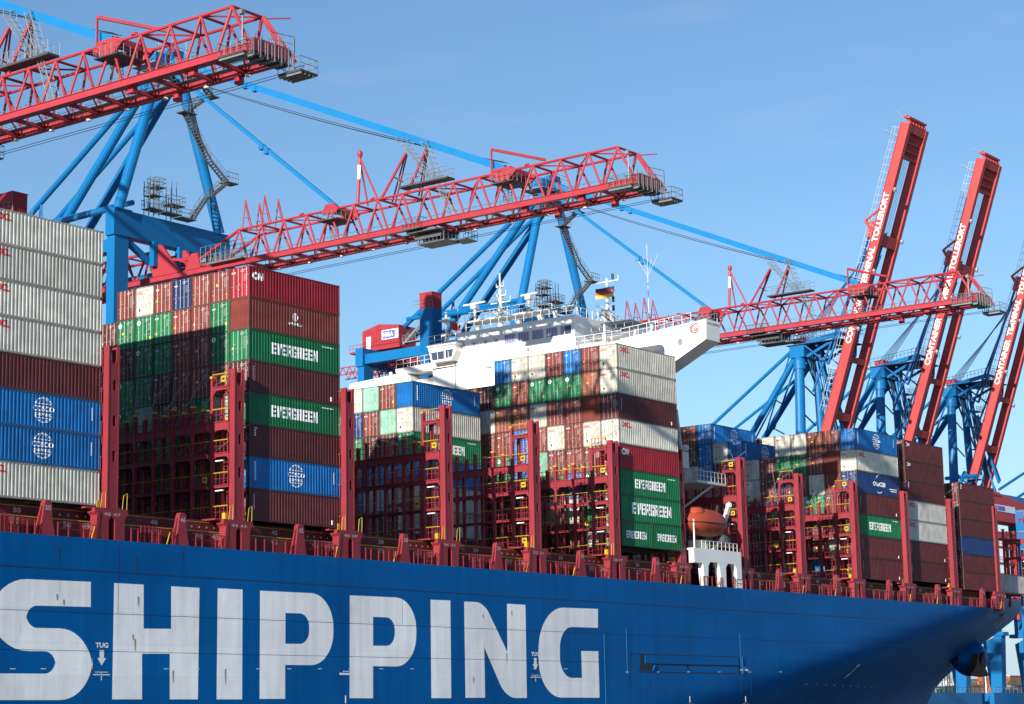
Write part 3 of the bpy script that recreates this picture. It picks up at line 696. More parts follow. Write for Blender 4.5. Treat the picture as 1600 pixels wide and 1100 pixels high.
# ---------------- lashing bridges
def oval(cx, cz, w, h, n=5):
    r = w/2; return [(cx+r*math.cos(rad(a)), cz+(h/2-r)+r*math.sin(rad(a))) for a in range(0, 181, 180//n)]+[(cx+r*math.cos(rad(a)), cz-(h/2-r)+r*math.sin(rad(a))) for a in range(180, 361, 180//n)]
LEV = [-11.3, -14.45, -17.25, -20.15, -23.1]
def lashing_bridge(b, top=-9.8, ncell=9, low=True, wid=1.0):
    X0 = BX[b]; dy = yoff(X0) if b < 6 or b > 6 else .5
    xc = X0-1.9; y0 = YS+.16+dy; zt = top
    # near post: plate box with oval holes and a forked head
    half = .55
    outer = [(xc-half, -23.5), (xc+half, -23.5), (xc+half, zt), (xc+.34, zt), (xc+.30, zt-1.2), (xc, zt-1.6), (xc-.30, zt-1.2), (xc-.34, zt+.0), (xc-half, zt)]
    holes = [oval(xc+.1, zt-3.3-k*2.95, .34, .95) for k in range(3)]
    mb = MB(SO); mb.add(shape(outer, holes, .62), PM_xz(y0+.31))
    mb.box(xc-half-.05, xc-half+.06, y0-.03, y0+.65, -23.5, zt+.02); mb.box(xc+half-.06, xc+half+.05, y0-.03, y0+.65, -23.5, zt+.02)
    lb = mb.build('lashing_bridge', SHIPRED, ship, 'tall red lashing bridge of posts and walkways between the container bays')
    mb = MB(SO)                                                        # pedestal
    ped = [(xc-1.9, -23.35), (xc-1.9, -23.75), (xc-1.45, -24.2), (xc-1.45, DZ+.0), (xc-.38, DZ+.0), (xc-.38, -24.3), (xc-.05, -23.95), (xc+.28, -24.3), (xc+.28, DZ+.0), (xc+1.35, DZ+.0), (xc+1.35, -24.2), (xc+1.7, -23.75), (xc+1.7, -23.35)]
    mb.add(shape(ped, (), .9), PM_xz(y0+.40)); mb.bar((xc-1.75, y0+.3, DZ), (xc-1.5, y0+.3, -23.7), .3, .8); mb.build('pedestal', SHIPRED, lb)
    mb = MB(SO); mb.add(fit(text({-1: '48 47', 0: '44 43', 1: '40 39', 2: '36 35', 3: '32 31', 4: '28 27', 5: '24 23'}.get(b, '16 15'), 1, .02), 1.9, .26, xc-.05, -23.85), PM_side(0, y0-.06, 0)); mb.build('pedestal_number', PNUM, lb)
    fr = MB(SO); ra = MB(SO); rr = MB(SO); la = MB(SO); xf = xc-.75; xb = xc+.65
    ys = [y0+2.55+2.505*k for k in range(ncell)]
    for k, y in enumerate(ys):
        zz = zt-.6 if k == 0 else -12.9
        fr.box(xf, xf+.32, y, y+.28, -24.9, zz)
        if k: fr.box(xb-.2, xb+.1, y, y+.3, -24.9, -14.5); ra.box(xf-.04, xf+.42, y-.04, y+.38, zz, zz+.16)
        else: fr.box(xb-.2, xb+.1, y, y+.3, -24.9, zz-1); ra.box(xf-.02, xf+.40, y-.02, y+.36, zz, zz+.18); ra.box(xf+.9, xf+1.2, y-.9, y-.6, zz-.7, zz-.5); fr.box(xf+.92, xf+1.18, y-.88, y-.62, -11.3, zz-.7)
        if k: fr.box(xf, xf+.3, y-1.35, y-1.05, -15.3, -13.3); ra.box(xf-.03, xf+.33, y-1.38, y-1.02, -13.3, -13.16)
    cells = [(y0+.6, ys[0])]+[(ys[k]+.34, ys[k+1]) for k in range(ncell-1)]
    for k, (a, c) in enumerate(cells):
        for j, z in enumerate(LEV):
            if j == 0 and k: continue
            h = {0: .36, 1: .80, 2: .38, 3: .24, 4: .14}[j]
            fr.box(xf+.05, xf+.25, a, c, z-h, z); fr.box(xf-.05, xb, a, c, z-.10, z-.02)
            fr.box(xb-.1, xb+.05, a, c, z-h*.7, z-.05)
            if j < 3:                                                  # rounded gussets under the beams
                for s_, yy in ((1, a), (-1, c)):
                    r = .55; pts = [(yy, z-h), (yy+s_*r, z-h)]+[(yy+s_*r*(1-math.sin(rad(t))), z-h-r*(1-math.cos(rad(t)))) for t in (15, 30, 45, 60, 75)]+[(yy, z-h-r)]
                    fr.add(shape(pts if s_ > 0 else pts[::-1], (), .12), PM_yz(xf+.15))
            fine = k < 5
            ra.tube((xf-.05, a, z+1.08), (xf-.05, c, z+1.08), .035 if k else .05, 4)
            rr.tube((xf-.05, a, z+.55), (xf-.05, c, z+.55), .03, 4)
            nst = 4 if fine else 2
            for q in range(nst+1):
                yy = a+(c-a)*q/nst; rr.tube((xf-.05, yy, z), (xf-.05, yy, z+1.05), .03, 4)
        if k < 2:
            for j in range(1, 5) if k == 0 else (2, 4):
                la.ladder((xc+.1, (a+c)/2+(.15 if j % 2 else -.25), LEV[j]), (xc+.1, (a+c)/2+(.15 if j % 2 else -.25), LEV[j-1] if k == 0 else LEV[j]+2.9), .5, (0, 1, 0), .045)
    fr.build('bridge_frame', SHIPRED, lb); ra.build('top_rail', YEL, lb); rr.build('railing', SHIPRED, lb); la.build('ladder', SHIPRED, lb)
    lr = MB(SO)
    for k in range(min(6, ncell-1)):
        if b in (1, 2, 3, 5, 11, 12): break
        a = y0+.45+2.505*k
        for zf, zt_ in ((-14.4, -8.9), (-14.4, -11.8), (-17.2, -14.6)):
            if k == 0 and zf == -14.4: zf = -11.2
            lr.tube((xf+.2, a+.1, zf), (X0-.05, a+2.2, zt_), .022, 4); lr.tube((xf+.2, a+2.2, zf), (X0-.05, a+.1, zt_), .022, 4)
    if lr.v: lr.build('lashing_rod', ROD, lb)
    r_ = random.Random(b*7+1)
    for j, z in enumerate(LEV):
        if r_.random() < .45:
            k = 0 if j != 3 else 1; a, c = cells[k]; mb = MB(SO); mb.box(xf-.14, xf-.08, a+.2, a+.8, z+.3, z+.85); sg = mb.build('sign', YEL, lb)
            mb = MB(SO); mb.box(xf-.16, xf-.145, a+.35, a+.65, z+.5, z+.66); mb.build('sign_text', DARK, sg)
    mb = MB(SO)                                                        # bright strip lamps under two walkways
    for z in (-17.95, -20.6): mb.box(xf-.1, xf+.1, cells[0][0]+.6, cells[0][0]+1.5, z-.1, z)
    mb.build('lamp', WTXT, lb)
    mb = MB(SO)                                                        # yellow handles at the foot
    for e in ((-1.25, 1.1) if b < 3 else (-1.25,) if b < 5 else ()): mb.path([(xc+e, y0, -23.35), (xc+e+.15, y0, -22.2), (xc+e+.55, y0, -22.0), (xc+e+.5, y0, -23.35)], .03)
    mb.box(xc-1.1, xc-.7, y0+.6, y0+1.0, -23.3, -22.7); mb.build('handle', YEL, lb)
    mb = MB(SO); mb.box(xc-2.6, xc-.9, y0+.3, y0+2.6, -23.45, -23.3); mb.build('step', SHIPRED, lb)
    return lb
for b in (-1, 0, 1, 2, 3, 4, 5, 6, 7, 8, 9, 10, 11):
    lashing_bridge(b, top={-1: -9.8, 4: -10.6, 5: -10.1, 6: -9.9, 7: -10.6, 8: -10.4, 9: -10.6, 10: -10.6, 11: -10.6}.get(b, -9.9), ncell={-1: 7, 0: 9, 1: 10, 2: 9, 3: 8, 4: 8, 6: 8, 7: 7, 8: 5}.get(b, 4))
BX[12] = 175.6
lashing_bridge(12, top=-14.5, ncell=2)
# ---------------- white house (superstructure) standing across the deck
XF = 72.3
def fx(px, py): p = onX(px, py, XF); return (p.y, p.z)
hs = MB(SO)
wing = [(-3.7, 5.0), (-3.6, 2.6), (1.3, .25), (5.0, -2.2), (5.0, -25.9), (8.5, -25.9), (8.5, 4.15)]
wh = rounded([(7.6, 2.75, .7), (2.2, 2.75, .7), (2.2, .85, .9), (4.6, .3, .4), (7.6, .3, .7)], 6)
wing2 = [(-3.7, 5.0), (-3.6, 2.6), (1.3, .25), (4.4, -1.2), (7.9, -1.2), (8.5, -1.2), (8.5, 4.15)]
hs.add(shape(wing2, [wh], 3.0), PM_yz(XF+1.55))
YL = fx(676, 590)[0]
hs.box(XF+.05, XF+10, 8.5, YL, -25.9, 4.0)                            # lower block
hs.box(XF+.03, XF+9, 15.2, 33.6, 4.0, 8.1); hs.box(XF+1.2, XF+9, 33.6, 38.4, 4.0, 6.3)                           # bridge deck
hs.box(XF+4.5, XF+10, 8.5, 15.2, 4.0, 4.1)
def trace(pts, X): return [(lambda p: (p.y, p.z))(onX(x, y, X)) for x, y in pts]
hs.add(shape(trace([(617, 577), (672, 567), (714, 560), (714, 572), (660, 581), (619, 585)], XF), (), 2.8), PM_yz(XF+1.45))
hs.add(shape(rounded([(*p, r) for p, r in zip(trace([(545, 600), (620, 584), (641, 583), (641, 612), (545, 620)], XF), (0, 0, 1.0, 0, 0))], 5), (), 2.4), PM_yz(XF+1.3))
hs.box(XF+1.5, XF+8, YL, YL+8, -25.9, fx(650, 590)[1]); hs.box(XF+2, XF+8, YL, 57, -25.9, fx(600, 606)[1])

sup = hs.build('superstructure', WHITE, ship, 'white house with bridge windows and a wing reaching over the near side')
mb = MB(SO)                                                            # small round hole through the wing
mb.rev((XF+.03, -.0, 2.7), [(.34, 0), (.34, .04)], 16, 'x'); mb.add(([(XF+.035, .0+.33*math.cos(t*.4), 2.7+.42*math.sin(t*.4)) for t in range(16)], [tuple(range(16))])); mb.build('porthole', flat('porthole_grey', (.20, .21, .22)), sup)
mb = MB(SO); SEAMW = flat('weld_seam_grey', (.52, .51, .49), .7)
for z in (2.6, 5.2): mb.box(XF+.018, XF+.03, 15.3, 33.5, z-.02, z+.02)
for y in (13.5, 19.8, 22.0, 27.6, 31.2, 35.5): mb.box(XF+.018, XF+.03, y-.015, y+.015, -8, 3.9 if y < 15 or y > 33.6 else 7.8)
mb.build('weld_seam', SEAMW, sup)
RUSTY = flat('white_paint_rust', (.42, .27, .16), .8)
for y, z, l in ((32.2, 3.6, 1.1), (24.9, 4.9, .7), (29.3, 2.2, 1.6), (20.6, 3.2, .8), (36.2, 1.4, 1.0), (2.0, 4.2, .5), (-1.2, 3.4, .6), (18.9, 7.4, .5), (6.2, 3.5, .4)):
    mb = MB(SO); mb.quad((XF-.0, y-.05, z), (XF-.0, y+.05, z), (XF-.0, y+.02, z-l), (XF-.0, y-.02, z-l*.8)); mb.build('rust_streak', RUSTY, sup)
mb = MB(SO)
for y, z in ((32.6, 6.4), (30.9, 6.4), (29.0, 6.4), (27.3, 6.4)): mb.box(XF-.05, XF+.05, y-.18, y+.18, z-.18, z+.18)
mb.box(XF-.15, XF+.05, 28.2, 28.9, 3.0, 3.2); mb.box(XF-.2, XF+.05, 22.2, 22.5, 4.4, 4.8); mb.tube((XF-.08, 34.0, -2), (XF-.08, 34.0, 6.2), .05, 5); mb.tube((XF-.08, 14.6, 0), (XF-.08, 14.6, 5.0), .06, 5)
mb.build('fitting', flat('fitting_grey', (.30, .30, .31)), sup)
wfr = MB(SO)
for i, (a, b2) in enumerate([(26.0, 24.25), (23.85, 22.1), (21.7, 19.9), (19.5, 18.1 if 0 else 17.75), (17.3, 15.65)]):
    mb = MB(SO); mb.box(XF-.01, XF+.06, b2, a, 5.75, 6.85); w_ = mb.build('window', GLASS, sup)
    mb = MB(SO)
    for p_ in ((b2-.1, b2, 5.65, 6.95), (a, a+.1, 5.65, 6.95), (b2, a, 5.65, 5.75), (b2, a, 6.85, 6.95)): mb.box(XF-.05, XF+.05, *p_)
    mb.build('window_frame', WHITE, w_)
    mb = MB(SO); n = 7
    for k in range(n):
        if i == 4 and k < 4: continue
        y = b2+(a-b2)*(k+.2)/n; mb.box(XF-.035, XF-.02, y, y+(a-b2)/n*.62, 5.82, 6.8)
    mb.build('curtain', flat('lilac_curtain', (.42, .42, .62), .8), w_)
# flat patches painted as the shade of recesses and an opening on the front
mb = MB(SO); mb.add(shape(rounded([(18.2, 4.3-.1, .5), (10.2, 4.2, .5), (10.2, .0, .1), (18.2, .0, .1)], 6)), PM_yz(XF+.04)); mb.build('recess_shade', flat('shaded_white', (.55, .53, .51)), sup)
mb = MB(SO); mb.tube((XF-.12, 17.6, 3.0), (XF-.12, 11.2, 3.6), .16); mb.tube((XF-.2, 15.2, .2), (XF-.2, 15.2, 4.0), .1); mb.tube((XF-.2, 10.6, .2), (XF-.2, 10.6, 6.2), .12); mb.box(XF-.25, XF, 11.9, 12.7, 1.0, 1.8); mb.build('pipework', WHITE, sup)
mb = MB(SO); w = fx(860, 700); mb.box(XF-.005, XF+.05, 33.9, 34.5, -.9, .2); mb.build('port_opening', DARK, sup)
# cab at the inner front, with raked windows
mb = MB(SO)
XC = XF-1.3
mb.add(shape(trace([(668, 541), (674, 567), (705, 562), (712, 548), (710, 535)], XC), (), 1.4), PM_yz(XC+.7)); mb.add(shape(trace([(666, 540), (712, 533), (713, 536.5), (667, 543.5)], XC-.2), (), 1.8), PM_yz(XC+.7)); cab = mb.build('wing_cab', WHITE, sup)
mb = MB(SO)
for q in ([(673.4, 551.5), (693.6, 548), (693.8, 560.5), (675.6, 563.5)], [(696, 547), (708, 545), (706, 557), (696.3, 559.6)]): mb.add(shape(trace(q, XC-.01)), PM_yz(XC-.02))
mb.build('window', GLASS, cab)
for x in (683.5, 700.5):
    mb = MB(SO); p = onX(x, 549, XC); q = onX(x+1.2, 562, XC); mb.bar((XC-.05, p.y, p.z), (XC-.05, q.y, q.z), .06); mb.build('window_bar', WHITE, cab)
mb = MB(SO); mb.add(shape(rounded([(*p, .5) for p in trace([(708, 534), (725, 529), (725, 545), (709, 552)], XF)], 5)), PM_yz(XF-.04)); mb.build('recess_shade', flat('shaded_white', (.5, .5, .5)), sup)  # recess beside the cab: its shade painted as a flat patch
# railings of the house
mb = MB(SO)
for p, q in [((XF+.2, 33.6, 8.1), (XF+.2, 15.2, 8.1)), ((XF+1.4, 38.4, 6.3), (XF+1.4, 33.6, 6.3)), ((XF+.2, 15.2, 7.95), (XF+8.8, 15.2, 7.95)), ((XF+.2, 8.5, 4.2), (XF+.2, -1.5, 4.85)), ((XF+3.0, 8.5, 4.2), (XF+3.0, -3.4, 4.95)),
             ((XF+.2, 15.2, 4.05), (XF+.2, 8.5, 4.05)), ((XF+.3, fx(617, 577)[0], fx(617, 577)[1]), (XF+.3, fx(672, 567)[0], fx(672, 567)[1])), ((XC, *trace([(668, 541)], XC)[0]), (XC, *trace([(712, 533)], XC)[0])), ((XF+2.6, fx(617, 577)[0], fx(617, 577)[1]), (XF+2.6, fx(672, 567)[0], fx(672, 567)[1])), ((XF+8.5, 33.6, 8.1), (XF+8.5, 15.2, 8.1)),
             ((XF+3, 14.8, 5.6), (XF+3, 8.6, 5.6)), ((XF+6, 14.8, 6.2), (XF+6, 5.6, 5.6))]: mb.rail(p, q, 1.2, 1.3, .04)
mb.box(XF+2.6, XF+6, 8.6, 14.9, 5.45, 5.6); mb.build('railing', mat('rail_white', (.72, .72, .70), .5), sup)
mb = MB(SO); mb.stair((XF+6, 14.8, 8.6), (XF+6, 8.4, 4.6), 1.0, (1, 0, 0)); mb.stair((XF+5, 14.9, 8.9), (XF+5, 11.6, 6.2), 1.0); mb.box(XF+3, XF+8, 9.0, 13.5, 7.0, 7.1); mb.build('stair', mat('stair_grey', (.45, .46, .47), .5), sup)
# text band and red panel on the wing tip
mb = MB(SO); mb.add(fit(text('COSCO SHIPPING', 1, .02), 2.7, .26, XF+1.55, 4.55), PM_side(0, -3.72, 0)); mb.build('wing_lettering', flat('dark_lettering', (.12, .12, .13)), sup)
mb = MB(SO)
for k in range(7): mb.add(ring(-2.2+.12*(k % 2), 3.9+.12*(k % 3), .15+.09*k, .07, k*50, k*50+250, 12), PM_yz(XF-.012))
mb.build('wing_emblem', RTXT, sup)
# signal mast, radars and antennas on the bridge roof
def radar(mb, x, y, z, w): mb.tube((x, y, z), (x, y, z+2.2), .18); mb.bar((x-.1, y-w, z+2.4), (x+.1, y+w, z+2.4), .3, .22); mb.box(x-.4, x+.4, y-.4, y+.4, z+1.7, z+2.2)
MAST = mat('mast_white', (.66, .64, .58), .5, wear=.2, streak=.2)
mb = MB(SO); x = XF+4.5
mb.tube((x, 30, 7.9), (x, 30, 14.0), .42, 8, .2); mb.tube((x, 30, 14), (x, 30, 16.2), .12, 6)
for z, w in ((11.0, 1.1), (12.3, 1.6), (13.2, .9), (14.4, .6)): mb.bar((x, 30-w, z), (x, 30+w, z), .14); mb.bar((x-w*.8, 30, z), (x+w*.8, 30, z), .14); mb.tube((x, 30-w, z), (x, 30-w, z+.7), .05, 4); mb.tube((x, 30+w, z), (x, 30+w, z+.5), .05, 4)
mb.box(x-1.2, x+1.2, 22.5, 34.5, 10.0, 10.25)
for y in (23.4, 27, 30, 33.6): mb.bar((x, y, 7.9), (x, y, 10.0), .55, .45)
for s_ in (-1, 1): mb.rail((x+1.1*s_, 22.6, 10.25), (x+1.1*s_, 34.4, 10.25), 1.1, 1.2, .04)
radar(mb, x-.5, 33.8, 10.2, 1.9); radar(mb, x-.5, 25.0, 10.2, 1.6)
mb.build('signal_mast', MAST, sup)
mb = MB(SO); x = XF+6; mb.tube((x, 14.3, 7.5), (x, 14.3, 13.4), .30, 8, .12)
for z, w in ((13.0, 1.7), (11.6, .7), (9.4, .9)): mb.bar((x, 14.3-w, z), (x, 14.3+w, z), .12); mb.tube((x, 14.3-w, z), (x, 14.3-w, z+.6), .05, 4)
for y in (15.6, 13.2): mb.tube((x-.3, y, 7.6), (x, 14.3, 9.5), .08)
mb.build('stern_mast', MAST, sup)
mb = MB(SO)
for z in (13.2, 11.6, 10.3, 9.2, 8.0): mb.tube((x, 13.4, z), (x, 13.4, z+.7), .16)
mb.build('lamp_cluster', DARK, sup)
mb = MB(SO); mb.tube((XF+3, 6.2, 5.0), (XF+3, 6.2, 12.0), .07, 6, .035); mb.tube((XF+3, 6.2, 12), (XF+3, 6.2, 16.0), .03, 4)
for a in (-1.6, 1.6): mb.tube((XF+3, 6.2, 12), (XF+3, 6.2+a, 14.6), .022, 4); mb.tube((XF+3, 6.2, 12), (XF+3+a*.6, 6.2, 14.4), .022, 4)
for y, h in ((36, 4.2), (34.8, 3.3), (20, 2.2), (17, 3.0), (12, 5.3), (3.5, 2.0)): mb.tube((XF+3.2, y, 5 if y < 15 else 8), (XF+3.2, y, (5 if y < 15 else 8)+h), .07, 5, .03)
mb.tube((XF+2, 37, 6), (XF+2, 37, 11.6), .16); mb.box(XF+1.4, XF+2.6, 36.4, 37.8, 10.4, 10.55); mb.box(XF+1.6, XF+2.4, 36.5, 37.5, 8.4, 8.6)
mb.build('antenna', MAST, sup)
mb = MB(SO)
for y, z, r in ((19.5, 9.2, .35), (22.0, 9.0, .3), (5.2, 5.9, .35), (7.6, 5.4, .25), (46.5, 4.6, .3)): mb.rev((XF+2, y, z), [(.01, r), (r*.7, r*.7), (r, 0), (r*.7, -r*.7), (r*.5, -r*2.8)], 10)
mb.build('radome', WHITE, sup, smooth=True)
# flags
def flag(name, cx, cy, cz, w, h, cols, label, tilt=0.0):
    t = thing(name, (cx, cy, cz), label, 'flag')
    nb = len(cols)
    for j, (nm, m_) in enumerate(cols):
        mb = MB(); n = 8
        for i in range(n+1):
            u = i/n; yy = -u*w; xx = .12*math.sin(u*6)+.1*u
            for e in (0, 1): mb.v.append((xx, yy, -(j+e)*h/nb-tilt*u))
        for i in range(n): mb.f.append((2*i, 2*i+2, 2*i+3, 2*i+1))
        mb.build('flag_stripe', m_, t)
flag('flag', XF+5.6, 15.8, 12.2, 2.7, 1.3, [('b', flat('flag_navy', (.02, .02, .06))), ('r', flat('flag_red', (.5, .02, .03))), ('y', flat('flag_gold', (.6, .4, .05)))], 'small black, red and gold flag flying from the right mast of the house')
flag('flag', XF+1.5, 36, 10.3, 1.7, 1.1, [('r', flat('flag_red', (.5, .02, .03)))], 'plain red flag drooping beside the left radar on the house', .7)
# ---------------- boat deck: white frame, crane, lifeboat
mb = MB(SO)
P_ = [(72.9, -21.6), (72.9, -22.5), (73.0, -25.9)]
out = [(72.7, -21.6), (83.3, -21.6), (83.3, -25.9), (82.2, -25.9), (82.1, -23.6), (81.6, -23.1), (80.2, -23.1), (79.7, -23.6), (79.7, -25.9), (78.5, -25.9), (78.3, -23.6), (77.9, -23.1), (76.2, -23.1), (75.8, -23.6), (75.6, -25.9), (74.9, -25.9), (74.6, -23.3), (72.7, -23.3)]
mb.add(shape([(p[0], p[1]) for p in out], (), .7), PM_xz(YS+.5)); mb.box(72.7, 83.3, YS+.85, 8, -21.8, -21.6)
bd = mb.build('boat_deck', WHITE, ship)
mb = MB(SO); mb.rail((75, YS+.5, -21.6), (83, YS+.5, -21.6), 1.0, .9, .04); mb.box(76, 78.5, 1.0, 2.2, -21.6, -20.4)
for k in range(14): mb.add(ring(79.2+.28*k, -20.6+.3*(k % 3), .32, .06, 0, 300, 10), PM_side(0, YS+.3+.1*k, 0))
mb.tube((73.6, YS+.6, -21.6), (73.6, YS+.6, -18.2), .1); mb.build('hose_reel', MAST, bd)
mb = MB(SO); mb.box(78.6, 80.0, 1.4, 2.6, -21.6, -19.9); mb.box(77.0, 79.0, 3.4, 4.6, -21.6, -20.2); mb.build('winch', flat('dark_green', (.01, .09, .06)), bd)
mb = MB(SO); c = (80.0, 6.0)
mb.tube((c[0], c[1], -21.7), (c[0], c[1], -9.0), .9, 12, .8); mb.bar((c[0], c[1]+.8, -9), (c[0]+.3, c[1]-.1, -3.9), .25); mb.bar((c[0], c[1]-.8, -9), (c[0]+.3, c[1]-.1, -3.9), .25)
for k in range(5): mb.bar((c[0], c[1]+.7-.12*k, -8+k), (c[0], c[1]-.7+.12*k, -7.6+k), .14)
mb.box(c[0]-1, c[0]+1, c[1]-1.2, c[1]+1, -11.2, -9.2); mb.box(c[0]-2.5, c[0]+4, c[1]-4.5, c[1]+2, -13.4, -13.1); mb.rail((c[0]-2.5, c[1]-4.4, -13.1), (c[0]+4, c[1]-4.4, -13.1), 1.2, .8, .045); mb.rail((c[0]-2.5, c[1]-4.4, -13.1), (c[0]-2.5, c[1]+2, -13.1), 1.2, .8, .045)
mb.rev((c[0]+1.2, c[1]-.6, -8.6), [(.01, .5), (.4, .3), (.5, 0), (.4, -.3), (.01, -.5)], 10); mb.bar((c[0]+2, c[1]-4, -13.3), (c[0], c[1]-.8, -16), .25)
mb.bar((82.6, 1.4, -18.6), (84.2, 1.4, -15.9), .45, .5); mb.rev((84.3, 1.4, -15.7), [(.01, .45), (.4, .2), (.4, -.2), (.01, -.45)], 8); mb.bar((79.5, 1.2, -21.6), (81.5, .6, -19.6), .35)
mb.build('davit', mat('davit_white', (.62, .62, .60), .5, wear=.1), bd)
lbt = thing('lifeboat', (77.3, .5, -20.5), 'orange enclosed lifeboat hanging beside the white davit crane', 'lifeboat')
ORG = mat('lifeboat_orange', (.36, .06, .03), .45, wear=.15, streak=.3, var=.06)
mb = MB(); LB = 8.4
for i in range(19):
    t = i/18; x = -LB/2+LB*t; e = max(.04, (1-abs(2*t-1)**2.6))**.55
    for a in range(16):
        an = 2*math.pi*a/16; y = 1.55*e*math.cos(an); z = 2.05+(1.55*e if math.sin(an) < 0 else 1.75*e)*math.sin(an)
        mb.v.append((x, y, z))
for i in range(18):
    for a in range(16): mb.f.append((i*16+a, i*16+(a+1) % 16, (i+1)*16+(a+1) % 16, (i+1)*16+a))
mb.build('hull', ORG, lbt, smooth=True)
mb = MB(); mb.rev((-2.2, 0, 3.3), [(1.1, -.2), (1.0, .3), (.7, .5), (.01, .55)], 14); mb.build('canopy', ORG, lbt, smooth=True)
mb = MB()
pts = []
for i in range(19):
    t = i/18; x = -LB/2+LB*t; e = max(.04, (1-abs(2*t-1)**2.6))**.55; pts.append((x, -1.58*e, 2.0))
mb.path(pts, .07, 5); mb.path([(p[0], p[1]*.9-.06, 1.2+.25*math.sin(i*1.6)) for i, p in enumerate(pts)], .03, 4); mb.tube((2.6, 0, 3.6), (3.2, .2, 4.4), .15); mb.build('fender_rope', flat('dark_rope', (.10, .03, .02)), lbt)
# ------------------------------------------------------------------ ship-to-shore cranes with lattice booms
GZ = -44.0
def lattice_crane(label):
    cx = 46.9; O_ = (cx, 60, GZ)
    t = thing('container_crane', O_, label, 'crane', 'harbour cranes along the quay')
    yt = -10.2; P = 3.73; zt, zb = 18.8, 14.9; tu, bn, bf = 1.8, -2.0, 2.4
    ntop = 15
    ch = MB(O_); dg = MB(O_); cr = MB(O_)
    for u in (-tu, tu): ch.tube((cx+u, yt, zt), (cx+u, yt+P*ntop, zt), .155, 8)
    for u in (bn, bf): ch.box(cx+u-.22, cx+u+.22, -12.4, 95, zb-.56, zb+.02); ch.box(cx+u-.32, cx+u+.32, -12.4, 95, zb+.02, zb+.07); ch.box(cx+u-.32, cx+u+.32, -12.4, 95, zb-.61, zb-.56)
    for u, v in ((-tu, bn), (tu, bf)):
        for k in range(ntop+1):
            y = yt+P*k
            if k == 0: dg.tube((cx+u, y, zt), (cx+v, y-2.2, zb), .15); dg.tube((cx+u, y, zt), (cx+v, y+P/2-.25, zb), .15); continue
            dg.tube((cx+u, y, zt), (cx+v, y-P/2+.25, zb), .125); dg.tube((cx+u, y, zt), (cx+v, y+P/2-.25, zb), .125)
        yl = yt+P*ntop
        ch.tube((cx+u, yl, zt), (cx+u*1.05, 54.2, 15.4), .2)           # nose down to the hinge
        for k in range(10):                                            # landside girder lattice
            y = 62+P*k; dg.tube((cx+u, y, zt-.5), (cx+v, y-P/2+.2, zb), .15); dg.tube((cx+u, y, zt-.5), (cx+v, y+P/2-.2, zb), .15)
        ch.tube((cx+u, 60, zt-.5), (cx+u, 94, zt-.5), .2)
    for k in range(ntop+1):
        y = yt+P*k; cr.tube((cx-tu, y, zt), (cx+tu, y, zt), .13, 6)
        if k < ntop: cr.tube((cx-tu, y, zt), (cx+tu, y+P, zt), .09, 6) if k % 2 else cr.tube((cx+tu, y, zt), (cx-tu, y+P, zt), .09, 6)
    for k in range(10): cr.tube((cx-tu, 62+P*k, zt-.5), (cx+tu, 62+P*k, zt-.5), .12, 6)
    y = -11.5
    while y < 94:
        cr.box(cx+bn, cx+bf, y-.16, y+.16, zb-.55, zb-.2)
        cr.tube((cx+bn, y, zb-.3), (cx+bf, y+P, zb-.3), .09, 6); y += P
    build_split(ch, 'boom_chord', RED, t); dg.build('boom_diagonal', RED, t); cr.build('boom_cross_beam', RED, t)
    wk = MB(O_)                                                        # service walkways inside the boom
    for u in (-.95, 1.35):
        wk.box(cx+u-.35, cx+u+.35, -11, 94, zb-.24, zb-.18); wk.rail((cx+u, -11, zb-.2), (cx+u, 94, zb-.2), 1.1, 1.9, .028)
    wk.build('walkway', GREY, t)
    mb = MB(O_)
    for k in range(13): mb.rev((cx+bf, -8+k*5.1, zb-.72), [(.02, .3), (.22, .1), (.25, -.08), (.02, -.1)], 8)
    mb.build('lamp', WTXT, t)
    rp = MB(O_)                                                        # hoist ropes under and over the boom
    for u, dz in ((-1.2, -.9), (1.2, -.9), (2.9, -1.15), (3.1, -1.3)): rp.tube((cx+u, -13, zb+dz), (cx+u, 60, zb+dz-.3), .03, 4)
    for u in (-.5, .5, 0):
        a = Vector((cx+u, 59, 41.5)); b = Vector((cx+u, 6, zt+1.6)); pts = []
        for i in range(15):
            s = i/14; p = a.lerp(b, s); p.z -= 2.2*s*(1-s)*1.5*(1 if u else .7); pts.append(p)
        rp.path(pts, .035, 4)
    rp.build('wire_rope', ROPE, t)
    # tip machinery platform
    mb = MB(O_)
    for x0, x1, y0, y1, z in ((cx-2.2, cx+2.6, -12.9, -11.3, 14.2), (cx-2.7, cx-1.3, -12.4, -9.4, 14.3), (cx+2.3, cx+4.5, -14.2, -11.6, 13.5)):
        md = MB(O_); md.box(x0, x1, y0, y1, z-.18, z); md.build('platform_deck', GRATE, t)
        for k in range(4): mb.box(x0+.1+k*(x1-x0-.2)/4, x0+.3+k*(x1-x0-.2)/4, y0+.05, y1-.05, z-.38, z-.18)
        for a, b in (((x0, y0, z), (x1, y0, z)), ((x0, y0, z), (x0, y1, z)), ((x1, y0, z), (x1, y1, z)), ((x0, y1, z), (x1, y1, z))): mb.rail(a, b, 1.15, .75, .035)
    for k in range(6): x = cx-2.0+k*.85; mb.bar((x, -12.9, 13.9), (x, -12.9, 15.3+.3*(k % 2)), .12); mb.bar((x, -12.2, 14), (x, -12.2, 16.2), .08)
    mb.rail((cx+.5, -12.4, 15.4), (cx+3.0, -12.9, 15.4), 1.3, .8, .035); mb.bar((cx+2.9, -12.9, 13.2), (cx+2.9, -12.9, 16.6), .10)
    mb.tube((cx-2.2, -11.8, 15), (cx-2.2, -11.8, 18.1), .07); mb.box(cx-2.5, cx-2.1, -12, -11.6, 17.6, 18)
    mb.build('tip_platform', GREY, t)
